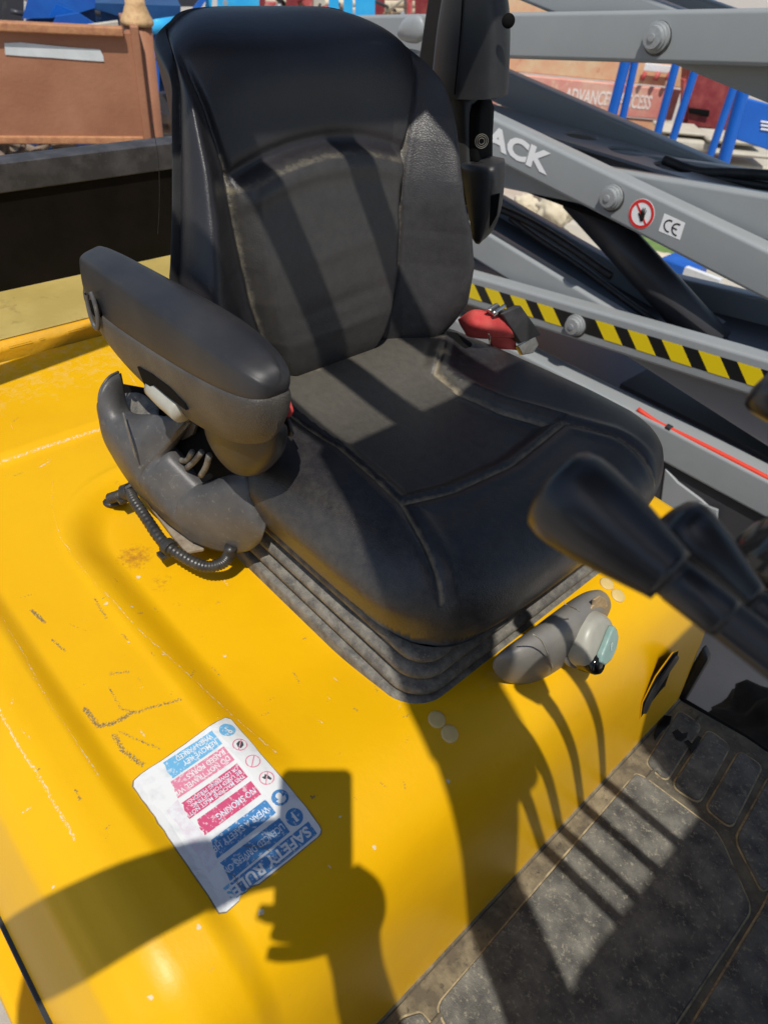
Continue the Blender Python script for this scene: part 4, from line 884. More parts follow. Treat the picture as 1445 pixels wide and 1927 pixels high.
def flat_plate(z, x0, x1, y0, y1, holes, m):
    bm = bmesh.new(); es = []
    def loop(pts):
        vv = [bm.verts.new((x, y, z)) for x, y in pts]
        for i in range(len(vv)): es.append(bm.edges.new((vv[i], vv[(i + 1) % len(vv)])))
    loop([(x0, y0), (x1, y0), (x1, y1), (x0, y1)])
    for hx, hy, rx, ry in holes: loop([(hx + rx * math.cos(2 * math.pi * k / 30), hy + ry * math.sin(2 * math.pi * k / 30)) for k in range(30)])
    bmesh.ops.triangle_fill(bm, use_beauty=True, use_dissolve=False, edges=es); bmesh.ops.recalc_face_normals(bm, faces=bm.faces)
    me = bpy.data.meshes.new('hole_plate'); bm.to_mesh(me); bm.free(); o = link('hole_plate', me, m, lift); solid(o, .01, 0)
flat_plate(ZP, -2.2, -.85, min(h[1] for h in hl) - .085, max(h[1] for h in hl) + .085, hl, 'plate_grey')
box('hole_shade_sheet', (-2.2, YS + .165, ZP - .16), (-.85, 2.60, ZP - .15), 'deep_black', lift)  # black sheet added below so the holes look dark, as if in shade
cross_plate(.812, -.131, YS + .16, 2.49, -2.5, .2, -.01, 'lift_dark')  # dark paint on both cross plates carries the shade on their tops
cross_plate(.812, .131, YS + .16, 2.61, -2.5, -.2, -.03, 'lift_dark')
# lift cylinder (dark, sloping down to the right) with hoses
tube('lift_cylinder', [P(1085, 365, y=2.36), P(1345, 650, y=2.36)], .062, 'lift_dark', lift, 24, n=2)
tube('black_hose', [P(a, b, y=2.30) for a, b in ((925, 385), (1000, 420), (1080, 470), (1150, 520))], .014, 'tyre', lift, 10, n=20)
tube('black_hose', [P(a, b, y=2.30) for a, b in ((960, 410), (1010, 447), (1090, 500), (1170, 560), (1260, 625))], .011, 'tyre', lift, 10, n=24)
tube('black_hose', [P(a, b, y=2.5) for a, b in ((1250, 300), (1310, 322), (1380, 325), (1460, 330))], .016, 'tyre', lift, 10, n=20)
tube('black_hose', [P(a, b, y=2.5) for a, b in ((1300, 322), (1370, 338), (1460, 352))], .012, 'tyre', lift, 10, n=20)
# platform deck above (out of the frame) that shades the inside of the stack
box('platform_deck', (-2.9, YS - .17, 2.40), (.6, 2.76, 2.52), 'lift_grey', lift, bev=.01)
# hazard stripes on the lowest outer arm
zt_, st_ = LV[2]
def on_arm(lv, x, dn, y=YS - .0016):
    z, s = lv; n = np.array((-s, 1)) / math.hypot(1, s); return np.array((x + n[0] * dn, y, z + (x + 1.17) * s + n[1] * dn))
def arm_coord(lv, px, py):
    q = P(px, py, y=YS); z, s = lv; return q[0], (q[2] - z - (q[0] + 1.17) * s) / math.hypot(1, s)
A_ = arm_coord(LV[2], 1300, 645), arm_coord(LV[2], 1325, 700)
top_d, bot_d = .030, -.026
def strip(poly, m, y, nm):
    return prism(nm, [on_arm(LV[2], x, d, YS - y) for x, d in poly], (0, .0006, 0), m, outer[2])
strip([(-1.75, bot_d), (.1, bot_d), (.1, top_d), (-1.75, top_d)], 'tape_black', .0008, 'hazard_tape')
xr = arm_coord(LV[2], 1386, 690)[0]; xr0 = arm_coord(LV[2], 1180, 630)[0]; pit = (xr - xr0) / 3.0
xb = arm_coord(LV[2], 1400, 722)[0] - arm_coord(LV[2], 1386, 690)[0]
for k in range(-9, 5):
    x = xr0 + k * pit; w_ = pit * .56
    if abs(x + w_ / 2 + 1.17) < .05: continue
    strip([(x + .045, bot_d), (x + .045 + w_, bot_d), (x + w_, top_d), (x, top_d)], 'tape_yellow', .0016, 'hazard_stripe')
# lettering on the middle arm
z1, s1 = LV[1]
xa = arm_coord(LV[1], 914, 280); xk = arm_coord(LV[1], 1031, 330)
v_, f_ = text_geo('SKYJACK', .045); Wt = v_[:, 0].max()
va, _ = text_geo('SKYJ', .045); frac = va[:, 0].max() / Wt
tw = (xk[0] - xa[0]) / (1 - frac) ; x00 = xk[0] - tw
hh = arm_coord(LV[1], 1002, 281)[1] - arm_coord(LV[1], 1020, 328)[1]
text_on('lettering', 'SKYJACK', 'white', outer[1], lambda a, b: on_arm(LV[1], x00 + a, xk[1] + .004 + b, YS - .0018), wid=tw, hgt=.058, bold=.045)
# no-hands sign and CE plate
def arm_xy(px, py, e=.0016): q = P(px, py, y=YS - e); return q
def sdisc(px, py, r, m, e, name='sign_disc', n=36):
    q = P(px, py, y=YS); return prism(name, [(q[0] + r * math.cos(2 * math.pi * k / n), YS - e, q[2] + r * math.sin(2 * math.pi * k / n)) for k in range(n)], (0, .0006, 0), m, outer[1])
sc0 = P(1207, 402, y=YS); rr = abs(P(1207, 369, y=YS)[2] - P(1207, 436, y=YS)[2]) / 2
rr = .0425
sdisc(1207, 402, rr, 'white', .0008); 
def sring(r0, r1, m, e, n=40):
    v = []; f = []
    for k in range(n):
        t = 2 * math.pi * k / n
        for r in (r0, r1): v.append((sc0[0] + r * math.cos(t), YS - e, sc0[2] + r * math.sin(t)))
    for k in range(n): j = (k + 1) % n; f.append((2 * k, 2 * k + 1, 2 * j + 1, 2 * j))
    return mesh('sign_ring', v, f, m, outer[1])
sring(rr * .76, rr * .97, 'sign_red', .0016)
def sp2(a, b, e): return (sc0[0] + a * rr, YS - e, sc0[2] + b * rr)
prism('sign_slash', [sp2(a, b, .0017) for a, b in ((-.60, .50), (-.50, .60), (.60, -.50), (.50, -.60))], (0, .0005, 0), 'sign_red', outer[1])
hand = [(.02, -.42), (.22, -.40), (.28, -.18), (.26, .02), (.30, .30), (.24, .31), (.17, .05), (.15, .42), (.08, .42), (.07, .06), (-.02, .40), (-.09, .38), (-.03, .04), (-.14, .26), (-.20, .23), (-.10, -.06), (-.30, .04), (-.33, -.02), (-.12, -.22)]
ht = [(a * .9 + .06, b * 1.1) for a, b in hand]
prism('sign_hand', [sp2(a, b, .0024) for a, b in ht], (0, .0005, 0), 'ink', outer[1])
ce = [P(a, b, y=YS - .0008) for a, b in ((1250, 401), (1289, 419), (1279, 451), (1239, 434))]
prism('ce_plate', ce, (0, .0006, 0), 'white', outer[1])
ceu = (ce[1] - ce[0]); cev = (ce[0] - ce[3]); cew = np.linalg.norm(ceu); 
def cep(a, b, e=.0018): q = ce[3] + ceu * a + cev * b; return np.array((q[0], YS - e, q[2]))
def arc_strip(cx, r0, r1, a0, a1, sq, n=14):
    v = []; f = []
    for k in range(n + 1):
        t = math.radians(a0 + (a1 - a0) * k / n)
        for r in (r0, r1): v.append(cep(cx + r * math.cos(t) * sq, .5 + r * math.sin(t)))
    for k in range(n): f.append((2 * k, 2 * k + 1, 2 * k + 3, 2 * k + 2))
    return mesh('ce_mark', v, f, 'ink', outer[1])
arc_strip(.40, .27, .345, 75, 285, .78); arc_strip(.78, .27, .345, 75, 285, .78)
mesh('ce_mark', [cep(.56, .465), cep(.77, .465), cep(.77, .535), cep(.56, .535)], [(0, 1, 2, 3)], 'ink', outer[1])
# chassis: side rail with red hose, bracket, wheel
box('base_rail', (-2.9, YS, .490), (.5, YS + .10, .612), 'lift_grey', lift, bev=.012)
tube('red_hose', [P(a, b, y=YS + .016) for a, b in ((1200, 770), (1240, 797), (1300, 826), (1380, 866), (1460, 908), (1600, 985))], .0085, 'hose_red', lift, 12, n=40)
lathe('hose_clip', P(1254, 803, y=YS + .014), (1, 0, 0), [(0, .012), (.018, .012)], 'tyre', lift, 16)
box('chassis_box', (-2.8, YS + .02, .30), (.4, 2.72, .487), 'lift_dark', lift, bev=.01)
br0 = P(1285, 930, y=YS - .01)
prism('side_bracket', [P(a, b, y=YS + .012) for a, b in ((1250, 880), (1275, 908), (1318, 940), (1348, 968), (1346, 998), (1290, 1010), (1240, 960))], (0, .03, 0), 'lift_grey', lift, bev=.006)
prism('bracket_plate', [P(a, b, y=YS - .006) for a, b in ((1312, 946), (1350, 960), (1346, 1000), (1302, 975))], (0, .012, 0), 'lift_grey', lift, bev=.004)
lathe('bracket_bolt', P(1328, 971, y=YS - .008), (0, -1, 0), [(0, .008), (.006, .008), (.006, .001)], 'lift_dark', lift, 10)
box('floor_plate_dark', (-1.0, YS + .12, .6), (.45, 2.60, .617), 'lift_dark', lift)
lathe('valve_stem', P(1410, 880, y=2.3), (0, 0, 1), [(-.1, .022), (.02, .022), (.022, .014), (.05, .014), (.052, .02), (.06, .02), (.06, .001)], 'zinc', lift, 14)
wp = P(1392, 1150, y=YS + .02)
lathe('wheel', (wp[0] - .02, YS + .16, .20), (0, -1, 0), [(0, .20), (.10, .20), (.125, .185), (.13, .15), (.12, .13), (.12, .001)], 'tyre', lift, 40, smooth=True)
adopt(lift)

# ================================================================== dark bundle on the concrete by the step
def lump(name, c, r, m, seed, label, cat, sq=(1, 1, 1), amp=.25, group=None):
    bm = bmesh.new(); bmesh.ops.create_icosphere(bm, subdivisions=4, radius=1.0); rg = random.Random(seed)
    ks = [(Vector((rg.uniform(-1, 1), rg.uniform(-1, 1), rg.uniform(-1, 1))).normalized(), rg.uniform(2.5, 7), rg.uniform(0, 6)) for _ in range(9)]
    for v in bm.verts:
        d = v.co.normalized(); q = 1 + amp * sum(math.sin(k * d.dot(a) * 2 + p) for a, k, p in ks) / 4
        v.co = Vector((d.x * q * r * sq[0], d.y * q * r * sq[1], max(d.z * q * r * sq[2], -r * sq[2] * .72)))
    me = bpy.data.meshes.new(name); bm.to_mesh(me); bm.free()
    o = link(name, me, m, smooth=True, label=label, cat=cat, group=group); o.location = c; return o
q = P(1450, 1385, z=.22); lump('cloth_bundle', (q[0] + .03, q[1] - .02, .17), .17, 'cloth_dark', 5, 'dark crumpled bundle lying beyond the forklift floor plate', 'bundle', (1.0, .8, 1.25), .30)

# ================================================================== BACKGROUND LEFT: rust brown steel bin
bd = R @ np.array([(5000 - CX) / FPX, (280 - CY) / FPX, 1.0]); bu = np.array((bd[0], bd[1], 0)); bu /= np.linalg.norm(bu)
bn = np.array((bu[1], -bu[0], 0.)); 
if np.dot(bn, CAM - np.array((-3.3, 1.4, 0))) < 0: bn = -bn
B0 = P(265, 160, x=-3.35)
def bw(px, py, out=0.0): return hit(px, py, B0 + bn * out, bn)
bin_ = thing('steel_bin', 'rust brown steel bin with a strip of white tape', 'bin', tuple(bw(130, 270) * np.array((1, 1, 0))))
def bpanel(name, pts, m, dep=.02, out=0.0, bev=.0): return prism(name, [bw(a, b, out) for a, b in pts], -bn * dep, m, bin_, bev=bev)
# real-sized, squared up in the bin's own plane
pt0 = bw(268, 50); pb0 = bw(268, 250); zt0 = bw(130, 52)[2]; zb0 = bw(130, 262)[2]
def bq(s, z, out=0.0): return B0 + bu * s + bn * out + np.array((0, 0, z - B0[2]))
sR = np.dot(bw(268, 160) - B0, bu); sL = sR - 1.9; sP = np.dot(bw(258, 160) - B0, bu)
zf0, zf1 = bw(130, 256)[2], bw(130, 270)[2]
prism('front_panel', [bq(sL, zf0 - .01), bq(sP + .004, zf0 - .01), bq(sP + .004, zt0 - .01), bq(sL, zt0 - .01)], -bn * .03, 'bin', bin_)
prism('back_panel', [bq(sL, zf0 - .01, -.8), bq(sR, zf0 - .01, -.8), bq(sR, zt0 - .4, -.8), bq(sL, zt0 - .4, -.8)], -bn * .03, 'bin', bin_)
prism('side_panel', [bq(sR - .03, zf0 - .01, -.03), bq(sR - .03, zt0 - .03, -.03), bq(sR - .03, zt0 - .03, -.8), bq(sR - .03, zf0 - .01, -.8)], bu * .02, 'bin', bin_)
prism('bottom_frame', [bq(sL, zf1, .012), bq(sP, zf1, .012), bq(sP, zf0 + .002, .012), bq(sL, zf0 + .002, .012)], -bn * .05, 'bin_edge', bin_, bev=.006)
prism('corner_post', [bq(sP, 0, .014), bq(sR + .012, 0, .014), bq(sR + .012, zt0 + .02, .014), bq(sP, zt0 + .02, .014)], -bn * .06, 'bin', bin_, bev=.006)
prism('corner_post', [bq(sL - .06, 0, .014), bq(sL, 0, .014), bq(sL, zt0 + .02, .014), bq(sL - .06, zt0 + .02, .014)], -bn * .06, 'bin', bin_, bev=.006)
zl0, zl1 = bw(130, 62)[2], bw(130, 44)[2]
prism('lid_edge', [bq(sL, zl0, .035), bq(sP - .03, zl0, .035), bq(sP - .03, zl1, .035), bq(sL, zl1, .035)], -bn * .06, 'bin_edge', bin_, bev=.006)
tp = [(8, 80), (40, 79), (90, 84), (130, 88), (188, 92), (194, 104), (196, 115), (150, 112), (100, 108), (50, 105), (10, 102)]
prism('white_tape', [bw(a, b, .004) for a, b in tp], -bn * .003, 'tape_white', bin_)
# post with a tan base flange rising behind the bin lid
po = hit(262, 20, B0 - bn * .10, bn)
post = thing('steel_post', 'tan flanged end of a brown steel post above the bin', 'post', (po[0], po[1], 0))
hcen = hit(257, 30, B0 - bn * .10, bn)
lathe('flange', (hcen[0], hcen[1], hit(257, 41, B0 - bn * .1, bn)[2]), (0, 0, 1), [(-.01, .066), (.0, .070), (.010, .068), (.03, .056), (.065, .042), (.09, .040)], 'flange', post, 32, smooth=True)
lathe('pipe', (hcen[0], hcen[1], 0), (0, 0, 1), [(0, .038), (hcen[2] + .9, .038)], 'bin', post, 24, smooth=True)
lathe('base_pipe', (hcen[0], hcen[1], 0), (0, 0, 1), [(0, .05), (hit(257, 43, B0 - bn * .1, bn)[2] - .01, .06)], 'bin', post, 24, smooth=True)
adopt(bin_); adopt(post)
# tangle of old hoses under the bin
tng = thing('hose_tangle', 'dusty tangle of old hoses under the brown bin', 'hoses', tuple(bw(110, 300) * np.array((1, 1, 0)) - bn * .4))
rg = random.Random(4)
cbase = bw(90, 285, -.15)
for k in range(22):
    c = bq(sR - 1.75 + rg.random() * 1.55, 0, -.12 - rg.random() * .45); zz = .55 + rg.random() * .42
    a0 = rg.uniform(0, 6.28); pts = []
    for j in range(6):
        a = a0 + j * rg.uniform(.5, .9); r = .10 + .13 * rg.random(); pts.append(c + bu * r * math.cos(a) * 1.6 + bn * r * math.sin(a) * .6 + np.array((0, 0, zz - c[2] + rg.uniform(-.1, .12))))
    tube('old_hose', pts, rg.uniform(.012, .026), 'rope', tng, 8, n=26)
lp = lump('heap', tuple(bq(sR - 1.0, .52, -.42)), .60, 'rope', 9, None, None, (1.6, .55, .75), .2); lp.parent = tng; lp['kind'] = 'stuff'
adopt(tng)

# blue scrap panels, blue skip, frames behind the bin
def far(px, py, dist): d = R @ np.array([(px - CX) / FPX, (py - CY) / FPX, 1.0]); h = math.hypot(d[0], d[1]); return CAM + d * dist / h
def slab(name, pts, dist, dep, m, parent=None, n=None, **k):
    c = np.mean([far(a, b, dist) for a, b in pts], axis=0); dn = np.array(n, float) if n is not None else (CAM - c) * np.array((1, 1, 0)); dn /= np.linalg.norm(dn)
    return prism(name, [hit(a, b, c, dn) for a, b in pts], -dn * dep, m, parent, **k)
scr = thing('scrap_metal', 'bent blue sheet metal panels lying behind the brown bin', 'scrap metal', tuple(far(120, 30, 4.6) * np.array((1, 1, 0))))
slab('sheet', [(42, 34), (62, -40), (185, -40), (178, 14), (140, 26), (95, 33)], 4.6, .03, 'blue', scr)
slab('sheet', [(92, 30), (106, 6), (140, 21)], 4.5, .02, 'blue_machine', scr)
slab('sheet', [(92, 60), (106, 30), (148, 24), (182, 46), (160, 60)], 4.45, .03, 'blue', scr)
slab('sheet', [(48, 36), (178, 13), (182, 46), (176, 60), (50, 60)], 4.65, .03, 'blue_dark', scr)
slab('stand', [(60, 60), (170, 60), (180, 400), (50, 400)], 4.75, .2, 'blue_dark', scr)
for k in range(7):
    x0 = 20 + 24 * k; tube('scrap_rod', [far(x0, rg.uniform(-10, 20), 4.9), far(x0 + rg.uniform(20, 50), rg.uniform(20, 44), 4.9)], rg.uniform(.006, .014), ('lift_dark', 'rope', 'blue_dark')[k % 3], scr, 8)
adopt(scr)
wb = thing('wooden_batten', 'grey batten lying across the brown bin top', 'batten', tuple(far(195, 48, 4.3)))
slab('batten_board', [(155, 49), (222, 40), (223, 52), (160, 58)], 4.3, .06, 'block', wb); adopt(wb)
pale = thing('dark_machine', 'dark machinery at the left behind the bin', 'machine', tuple(far(20, 10, 6) * np.array((1, 1, 0))))
slab('side', [(-200, -120), (44, -120), (48, 330), (-200, 330)], 6.2, .6, 'lift_dark', pale); slab('drum', [(5, -40), (12, -40), (12, 40), (5, 40)], 5.9, .1, 'rail_metal', pale); adopt(pale)
skip = thing('blue_skip', 'dark blue skip with a red and white stripe behind the seat', 'skip', tuple(far(260, 80, 5.2) * np.array((1, 1, 0))))
slab('skip_rim', [(172, 4), (340, 10), (340, 46), (252, 38), (174, 14)], 5.5, .5, 'blue_dark', skip)
slab('skip_wall', [(174, 14), (252, 38), (340, 46), (340, 420), (205, 420)], 5.6, .5, 'blue_dark', skip)
slab('skip_side', [(262, 98), (300, 112), (300, 180), (268, 163)], 5.25, .3, 'blue', skip)
slab('red_stripe', [(262, 62), (283, 66), (283, 98), (263, 92)], 5.2, .02, 'red_paint', skip)
slab('white_stripe', [(262, 58), (286, 62), (286, 68), (263, 63)], 5.18, .02, 'white', skip); slab('white_stripe', [(263, 91), (284, 97), (284, 101), (263, 95)], 5.18, .02, 'white', skip)
tube('blue_tube', [far(283, 53, 5.0), far(330, 44, 5.3)], .030, 'blue_light', skip, 12); tube('blue_tube', [far(292, 46, 5.1), far(340, 38, 5.4)], .028, 'blue_light', skip, 12)
slab('dark_base', [(262, 165), (340, 185), (340, 420), (262, 420)], 5.2, .3, 'lift_dark', skip)
slab('bin_top_frame', [(230, -30), (400, -30), (380, 12), (250, 10)], 6.2, .2, 'lift_dark', skip)
adopt(skip)
bf = thing('steel_rig', 'bright light blue steel frame rising behind the backrest at left', 'steel frame', tuple(far(440, 20, 5.8) * np.array((1, 1, 0))))
slab('frame_panel', [(408, -60), (488, -60), (488, 300), (412, 300)], 5.8, .06, 'blue_light', bf)
slab('frame_leg', [(384, 40), (392, -60), (404, -60), (398, 20), (395, 300), (384, 300)], 5.75, .05, 'blue_light', bf)
slab('frame_brace', [(355, 24), (385, -14), (392, -6), (370, 24)], 5.7, .04, 'blue', bf)
lathe('bolt', far(424, 4, 5.74), CAM - far(424, 4, 5.74), [(0, .016), (.02, .016), (.02, .001)], 'zinc', bf, 12)
adopt(bf)
bp = thing('blue_posts', 'three bright light blue posts standing behind the backrest at right', 'posts', tuple(far(690, 20, 6) * np.array((1, 1, 0))))
slab('post', [(618, -80), (638, -80), (637, 330), (620, 330)], 6.0, .08, 'blue_light', bp); slab('post', [(646, -80), (664, -80), (663, 330), (647, 330)], 6.0, .08, 'blue_light', bp); slab('post', [(668, -80), (706, -80), (704, 330), (669, 330)], 6.05, .12, 'blue_light', bp)
adopt(bp)
rf = thing('red_rack', 'dark red steel rack with pale pipes far behind the backrest', 'rack', tuple(far(590, 20, 7.5) * np.array((1, 1, 0))))
for x0, x1, m in ((538, 562, 'red_dark'), (566, 588, 'red_paint'), (704, 724, 'red_dark'), (766, 776, 'red_paint')): slab('upright', [(x0, -80), (x1, -80), (x1, 300), (x0, 300)], 7.5, .1, m, rf)
for yy_ in (2, 14): tube('pale_pipe', [far(500, yy_, 7.7), far(780, yy_ + 6, 7.7)], .03, 'block_cream', rf, 12)
slab('back_board', [(480, -80), (820, -80), (820, 330), (480, 330)], 8.4, .1, 'red_dark', rf)
for a, b, c, d, m in ((722, 24, 738, 38, 'flange'), (590, -5, 612, 20, 'block'), (500, 4, 520, 14, 'red_paint'), (730, 44, 745, 56, 'sign_red'), (724, 6, 735, 20, 'block_cream')): slab('crate', [(a, b), (c, b), (c, d), (a, d)], 7.3, .1, m, rf)
rb = random.Random(21)
for k in range(16):
    x0 = rb.uniform(500, 780); y0 = rb.uniform(-20, 40); x1 = x0 + rb.uniform(-60, 60); y1 = y0 + rb.uniform(-30, 40)
    tube('scrap_rod', [far(x0, y0, rb.uniform(7.0, 7.6)), far(x1, y1, rb.uniform(7.0, 7.9))], rb.uniform(.010, .028), rb.choice(('block_cream', 'red_dark', 'zinc', 'flange', 'rope', 'lift_dark')), rf, 8)
adopt(rf)
gl = thing('grey_cover', 'pale grey rounded cover between the backrest and black pillar', 'cover', tuple(P(765, 50, y=2.0) * np.array((1, 1, 0))))
loft('cover_shell', [[P(a, b, y=y) for a, b in ((744, 75), (748, 55), (756, 38), (768, 28), (784, 24), (800, 26), (806, 90))] for y in (1.86, 1.90, 2.02)], 'lift_grey', gl, sub=2)
prism('stand', [(P(765, 60, y=1.9)[0] - .03, 1.9, 0), (P(765, 60, y=1.9)[0] + .05, 1.9, 0), (P(765, 60, y=1.9)[0] + .05, 1.9, 1.5), (P(765, 60, y=1.9)[0] - .03, 1.9, 1.5)], (0, .06, 0), 'lift_grey', gl)
adopt(gl)

# ================================================================== BACKGROUND RIGHT
wn_ = np.array((R[0, 2], R[1, 2], 0)); wn_ /= np.linalg.norm(wn_); wu = np.array((R[0, 0], R[1, 0], 0)); wu /= np.linalg.norm(wu)
W0 = far(1150, 180, 7.5)
def wl(px, py, out=0.0): return hit(px, py, W0 - wn_ * out, wn_)
hw_ = thing('red_hoarding', 'sun faded red container wall with worn white lettering', 'container', tuple(W0 * np.array((1, 1, 0))))
def wq(s, z, out=0.0): return W0 + wu * s - wn_ * out + np.array((0, 0, z - W0[2]))
def ws(px, py): q = wl(px, py); return np.dot(q - W0, wu), q[2]
s0, s1 = ws(900, 150)[0], ws(1286, 160)[0]; zA = ws(1150, 152)[1]; zB = ws(1150, 215)[1]
def wpan(name, sa, sb_, za, zb2, m, out, dep=.05, par=None, bev=.01): return prism(name, [wq(sa, za, out), wq(sb_, za, out), wq(sb_, zb2, out), wq(sa, zb2, out)], wn_ * dep, m, par or hw_, bev=bev)
wpan('upper_panel', s0, s1, zA, zA + 2.2, 'red_orange', .0)
wpan('letter_panel', s0, s1, zB, zA - .012, 'red_faded', .03, .06)
wpan('lower_panel', s0, s1, .0, zB - .015, 'red_orange', .01)
tw0 = ws(1060, 178)[0]; tw1 = ws(1226, 190)[0]; tz0 = ws(1160, 198)[1]; tz1 = ws(1160, 172)[1]
text_on('lettering', 'ADVANCED ACCESS', 'letter', hw_, lambda a, b: wq(tw0 + a, tz0 + b, .034), wid=(tw1 - tw0) , hgt=(tz1 - tz0), bold=.02)
wpan('notice', ws(1210, 126)[0], ws(1262, 132)[0], ws(1230, 133)[1], ws(1230, 118)[1], 'white_dirty', .06, .01)
for k, px in enumerate((1215, 1240, 1262)): tube('red_strap', [wl(px, 135, .05), wl(px - 8, 150, .06)], .02, 'red_paint', hw_, 8)
adopt(hw_)
rc = thing('maroon_bin', 'maroon steel bin with a dark slot beside the faded wall', 'bin', tuple(wl(1330, 200, .4) * np.array((1, 1, 0))))
def rpan(pts, m, out, dep=.05, name='panel'): return prism(name, [wl(a, b, out) for a, b in pts], wn_ * dep, m, rc, bev=.006)
rpan([(1300, 120), (1400, 130), (1380, 420), (1284, 420)], 'red_dark', .40, .3, 'front_panel')
rpan([(1297, 202), (1336, 207), (1334, 220), (1296, 212)], 'deep_black', .43, .02, 'slot'); rpan([(1292, 236), (1340, 240), (1338, 250), (1290, 244)], 'deep_black', .43, .02, 'slot')
rpan([(1286, 150), (1302, 140), (1300, 250), (1284, 250)], 'red_paint', .36, .1, 'side_panel'); adopt(rc)
# pale concrete blocks
for i, (a, b, c, d, o_, lb) in enumerate(((1262, 246, 1345, 262, .9, 'long pale concrete block under the maroon bin'), (1270, 263, 1352, 292, .95, 'pale concrete block at the foot of the first blue post'), (1354, 262, 1460, 284, 1.0, 'pale concrete block under the blue cabinet'), (1360, 286, 1480, 308, 1.05, 'pale concrete block on the lower course under the blue cabinet'))):
    q0, q1 = wl(a, b, o_), wl(c, d, o_); sa, sb2 = np.dot(q0 - W0, wu), np.dot(q1 - W0, wu); zt, zb3 = q0[2], q1[2]
    pr = prism('concrete_block', [wq(sa, zb3, o_), wq(sb2, zb3, o_), wq(sb2, zt, o_), wq(sa, zt, o_)], wn_ * .35, 'block', None, bev=.02, label=lb, cat='concrete block', group='pale concrete blocks behind the scissor lift')
lowb = [wl(1270, 292, .97), wl(1500, 320, .97)]
q0 = wl(1240, 300, .99); sa = np.dot(q0 - W0, wu)
prism('low_wall', [wq(sa - .8, 0, .93), wq(sa + 2.4, 0, .93), wq(sa + 2.4, wl(1360, 309, .93)[2], .93), wq(sa - .8, wl(1360, 309, .93)[2], .93)], wn_ * .33, 'block', None, bev=.02, label='low pale concrete wall under the stacked blocks', cat='wall')
# blue machine with guard rail posts and a cabinet
bl = thing('blue_lift', 'blue access machine with thin guard posts and a lettered side panel', 'access machine', tuple(wl(1330, 250, 1.5) * np.array((1, 1, 0))))
for (a, b), (c, d), r in (((1176, 118), (1152, 212), .036), ((1194, 118), (1172, 218), .026), ((1270, 126), (1238, 246), .028), ((1306, 136), (1266, 260), .028), ((1380, 165), (1336, 292), .028)):
    p0, p1 = wl(a, b, 1.5), wl(c, d, 1.5); dv = p0 - p1
    # keep the posts upright
    z0_ = p1[2] - 1.2; box_ = tube('guard_post', [np.array((p1[0], p1[1], max(z0_, .05))), p1, np.array((p0[0], p0[1], p0[2])), np.array((p0[0], p0[1], p0[2])) + (p0 - p1) * .6], r, 'blue_machine', bl, 12)
p0, p1 = wl(1396, 178, 1.45), wl(1362, 300, 1.45)
tube('corner_tube', [p1 + (p1 - p0) * .8, p1, p0, p0 + (p0 - p1) * .6], .046, 'blue_machine', bl, 16)
prism('side_panel', [wl(a, b, 1.4) for a, b in ((1397, 182), (1480, 205), (1470, 290), (1385, 262))], wn_ * .06, 'blue_machine', bl, bev=.01)
for k, (a, b, t_) in enumerate(((1428, 232, 'SKYJACK'), (1426, 241, 'EXPRESS'), (1430, 250, 'HIRE'))[:0]): pass
for k in range(3):
    prism('panel_print', [wl(a, b, 1.41) for a, b in ((1432, 226 + 7 * k), (1452, 229 + 7 * k), (1451, 232 + 7 * k), (1431, 229 + 7 * k))], wn_ * .004, 'white', bl)
adopt(bl)
# things seen low through the lift
st = [((975, 372, 1005, 388), 'cream stone lump at left under the middle lift arm', 1), ((1020, 378, 1070, 410), 'largest cream stone lump seen under the middle lift arm', 2), ((985, 385, 1040, 408), 'middle cream stone lump under the middle lift arm', 3)]
for (a, b, c, d), lb, sd in st:
    q = P((a + c) / 2, (b + d) / 2, y=4.4); lump('stone', (q[0], q[1], q[2] - .02), .085 if sd != 2 else .11, 'block_cream', 30 + sd, lb, 'stone', (1.2, 1, .8), .15, 'cream stones behind the scissor lift')
q = P(1020, 395, y=4.5); prism('stone_kerb', [(q[0] - 1.2, 4.4, 0), (q[0] + 1.6, 4.4, 0), (q[0] + 1.6, 4.4, q[2] - .08), (q[0] - 1.2, 4.4, q[2] - .08)], (0, .4, 0), 'block', None, bev=.03, label='low pale kerb carrying the cream stones', cat='kerb')
q = P(1240, 460, y=4.9); box('green_sheet', (q[0] - .35, q[1] - .2, 0), (q[0] + .25, q[1] + .2, q[2]), 'green', bev=.03, label='green plastic box on the ground behind the lift', cat='box')
q = P(1245, 488, y=4.6); lump('sandbag', (q[0], q[1], q[2] - .03), .10, 'block_cream', 77, 'cream sandbag beside the green box behind the lift', 'sandbag', (1.1, 1, .7), .15)
q = P(1290, 500, y=4.4); box('blue_crate', (q[0] - .13, q[1] - .1, 0), (q[0] + .10, q[1] + .1, q[2] + .03), 'blue', bev=.01, label='blue crate on the ground seen under the lift arm', cat='crate')
q = P(1320, 515, y=4.2); box('white_board', (q[0] - .10, q[1] - .02, 0), (q[0] + .12, q[1] + .02, q[2] + .01), 'white_dirty', label='white board leaning by the blue crate', cat='board')

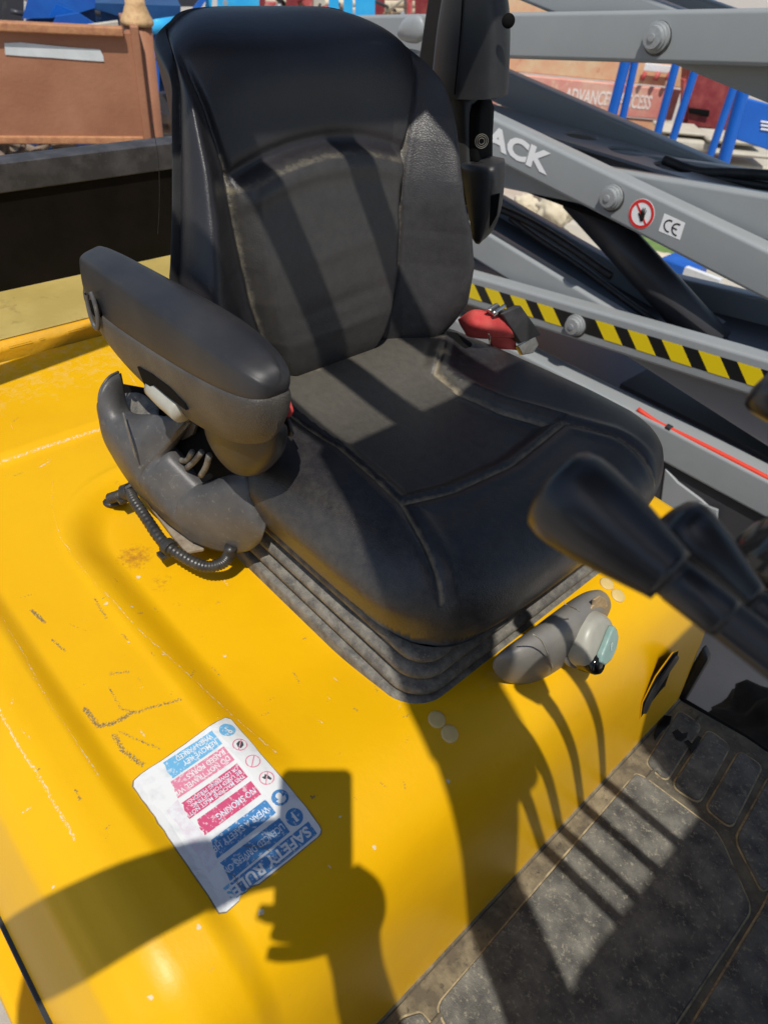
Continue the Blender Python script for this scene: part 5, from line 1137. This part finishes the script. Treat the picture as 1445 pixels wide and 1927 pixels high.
# ================================================================== PHOTOGRAPHER (stands behind the lens; casts the shadow on the hood)
ph = prism('phone', [camp(x, y, -.0035) for x, y in ((-.060, -.018), (.008, -.018), (.014, -.012), (.014, .137), (.008, .143), (-.060, .143), (-.066, .137), (-.066, -.012))], -R[:, 2] * .0095, 'phone', None, bev=.0015, label='black phone held up over the hood by the person', cat='phone')
def skin(name, joints, bones, m, parent=None, sub=2, root=0, **k):
    me = bpy.data.meshes.new(name); me.from_pydata([tuple(j[0]) for j in joints], bones, []); o = link(name, me, m, parent, **k)
    s = o.modifiers.new('skin', 'SKIN'); s.use_smooth_shade = True
    for i, j in enumerate(joints):
        r = j[1] if hasattr(j[1], '__len__') else (j[1], j[1]); o.data.skin_vertices[0].data[i].radius = r; o.data.skin_vertices[0].data[i].use_root = (i == root)
    subsurf(o, sub); return o
hd = camp(-.11, .255, -.235)
fwd = -wn_; fw = np.array((R[0, 2], R[1, 2], 0)); fw /= np.linalg.norm(fw); rt_ = np.array((R[0, 0], R[1, 0], 0)); rt_ /= np.linalg.norm(rt_); UP = np.array((0, 0, 1.))
neck = hd - UP * .17 - fw * .02; chest = hd - UP * .34 - fw * .05; pel = hd - UP * .86 - fw * .10
def rel(a, b, c): return hd + rt_ * a + fw * b + UP * c
wr_r = camp(.030, .225, -.055); el_r = camp(.10, .42, -.20); sh_r = rel(.20, -.05, -.27)
wr_l = camp(-.195, .100, -.030); el_l = camp(-.43, .205, -.10); sh_l = rel(-.20, -.05, -.27)
hr = camp(.012, .132, -.026); hr2 = camp(-.022, .140, -.026); hr3 = camp(.030, .112, -.026); hl_ = camp(-.105, .070, -.024)
J = [(pel, (.17, .12)), (pel + UP * .22, (.15, .11)), (chest, (.17, .12)), (neck, .062), (hd - UP * .06, .075), (hd + UP * .03, (.088, .10)), (hd + UP * .10, .06),
     (sh_r, .072), (el_r, .055), (wr_r, .036), (hr, (.040, .022)), (sh_l, .072), (el_l, .058), (wr_l, .042), (hl_, (.044, .026)),
     (pel + rt_ * .10 - UP * .08, .10), (pel + rt_ * .12 - UP * .48 + fw * .03, .068), (np.array((*(pel + rt_ * .12)[:2], .09)), .045), (np.array((*(pel + rt_ * .12 + fw * .16)[:2], .035)), .035),
     (pel - rt_ * .10 - UP * .08, .10), (pel - rt_ * .12 - UP * .48 + fw * .03, .068), (np.array((*(pel - rt_ * .12)[:2], .09)), .045), (np.array((*(pel - rt_ * .12 + fw * .16)[:2], .035)), .035), (hr2, (.030, .016)), (hr3, (.024, .016))]
Bn = [(0, 1), (1, 2), (2, 3), (3, 4), (4, 5), (5, 6), (2, 7), (7, 8), (8, 9), (9, 10), (2, 11), (11, 12), (12, 13), (13, 14), (0, 15), (15, 16), (16, 17), (17, 18), (0, 19), (19, 20), (20, 21), (21, 22), (10, 23), (10, 24)]
per = skin('person', J, Bn, 'shirt', label='person in dark clothes holding up a phone beside the hood', cat='person')
def finger(pts, r, side):
    tube('finger', [camp(*p) for p in pts], [r, r * 1.02, r * .95, r * .9, r * .7], 'skin', per, 10, n=14)
for k in range(4):
    y = .100 + .020 * k; finger([(.040, y + .01, -.024), (.030, y, -.034), (.006, y - .002, -.030), (-.022 + .004 * k, y - .002, -.022)], .0085, 1)
finger([(.034, .160, -.024), (.042, .130, -.024), (.036, .105, -.022), (.014, .085, -.017)], .0115, 1)
finger([(.020, .140, -.022), (.024, .118, -.022), (.016, .098, -.020), (.004, .085, -.017)], .0125, 1)
# fingertips that stick out past the phone's left edge, and the little finger below it
finger([(-.010, .130, -.022), (-.040, .128, -.020), (-.066, .124, -.018), (-.080, .121, -.016)], .0095, 1)
finger([(-.010, .145, -.022), (-.040, .144, -.020), (-.058, .142, -.018), (-.066, .140, -.016)], .0095, 1)
finger([(-.010, .160, -.025), (-.035, .162, -.022), (-.056, .162, -.018), (-.070, .160, -.016)], .0090, 1)
for k in range(4):
    y = .035 + .018 * k; finger([(-.125, y + .02, -.020), (-.095, y + .004, -.028), (-.070, y, -.026), (-.045, y, -.020)], .0082, -1)
lh = skin('hair', [(hd + UP * .02 - fw * .03, .095), (hd + UP * .09 - fw * .01, .075)], [(0, 1)], 'hair', per)
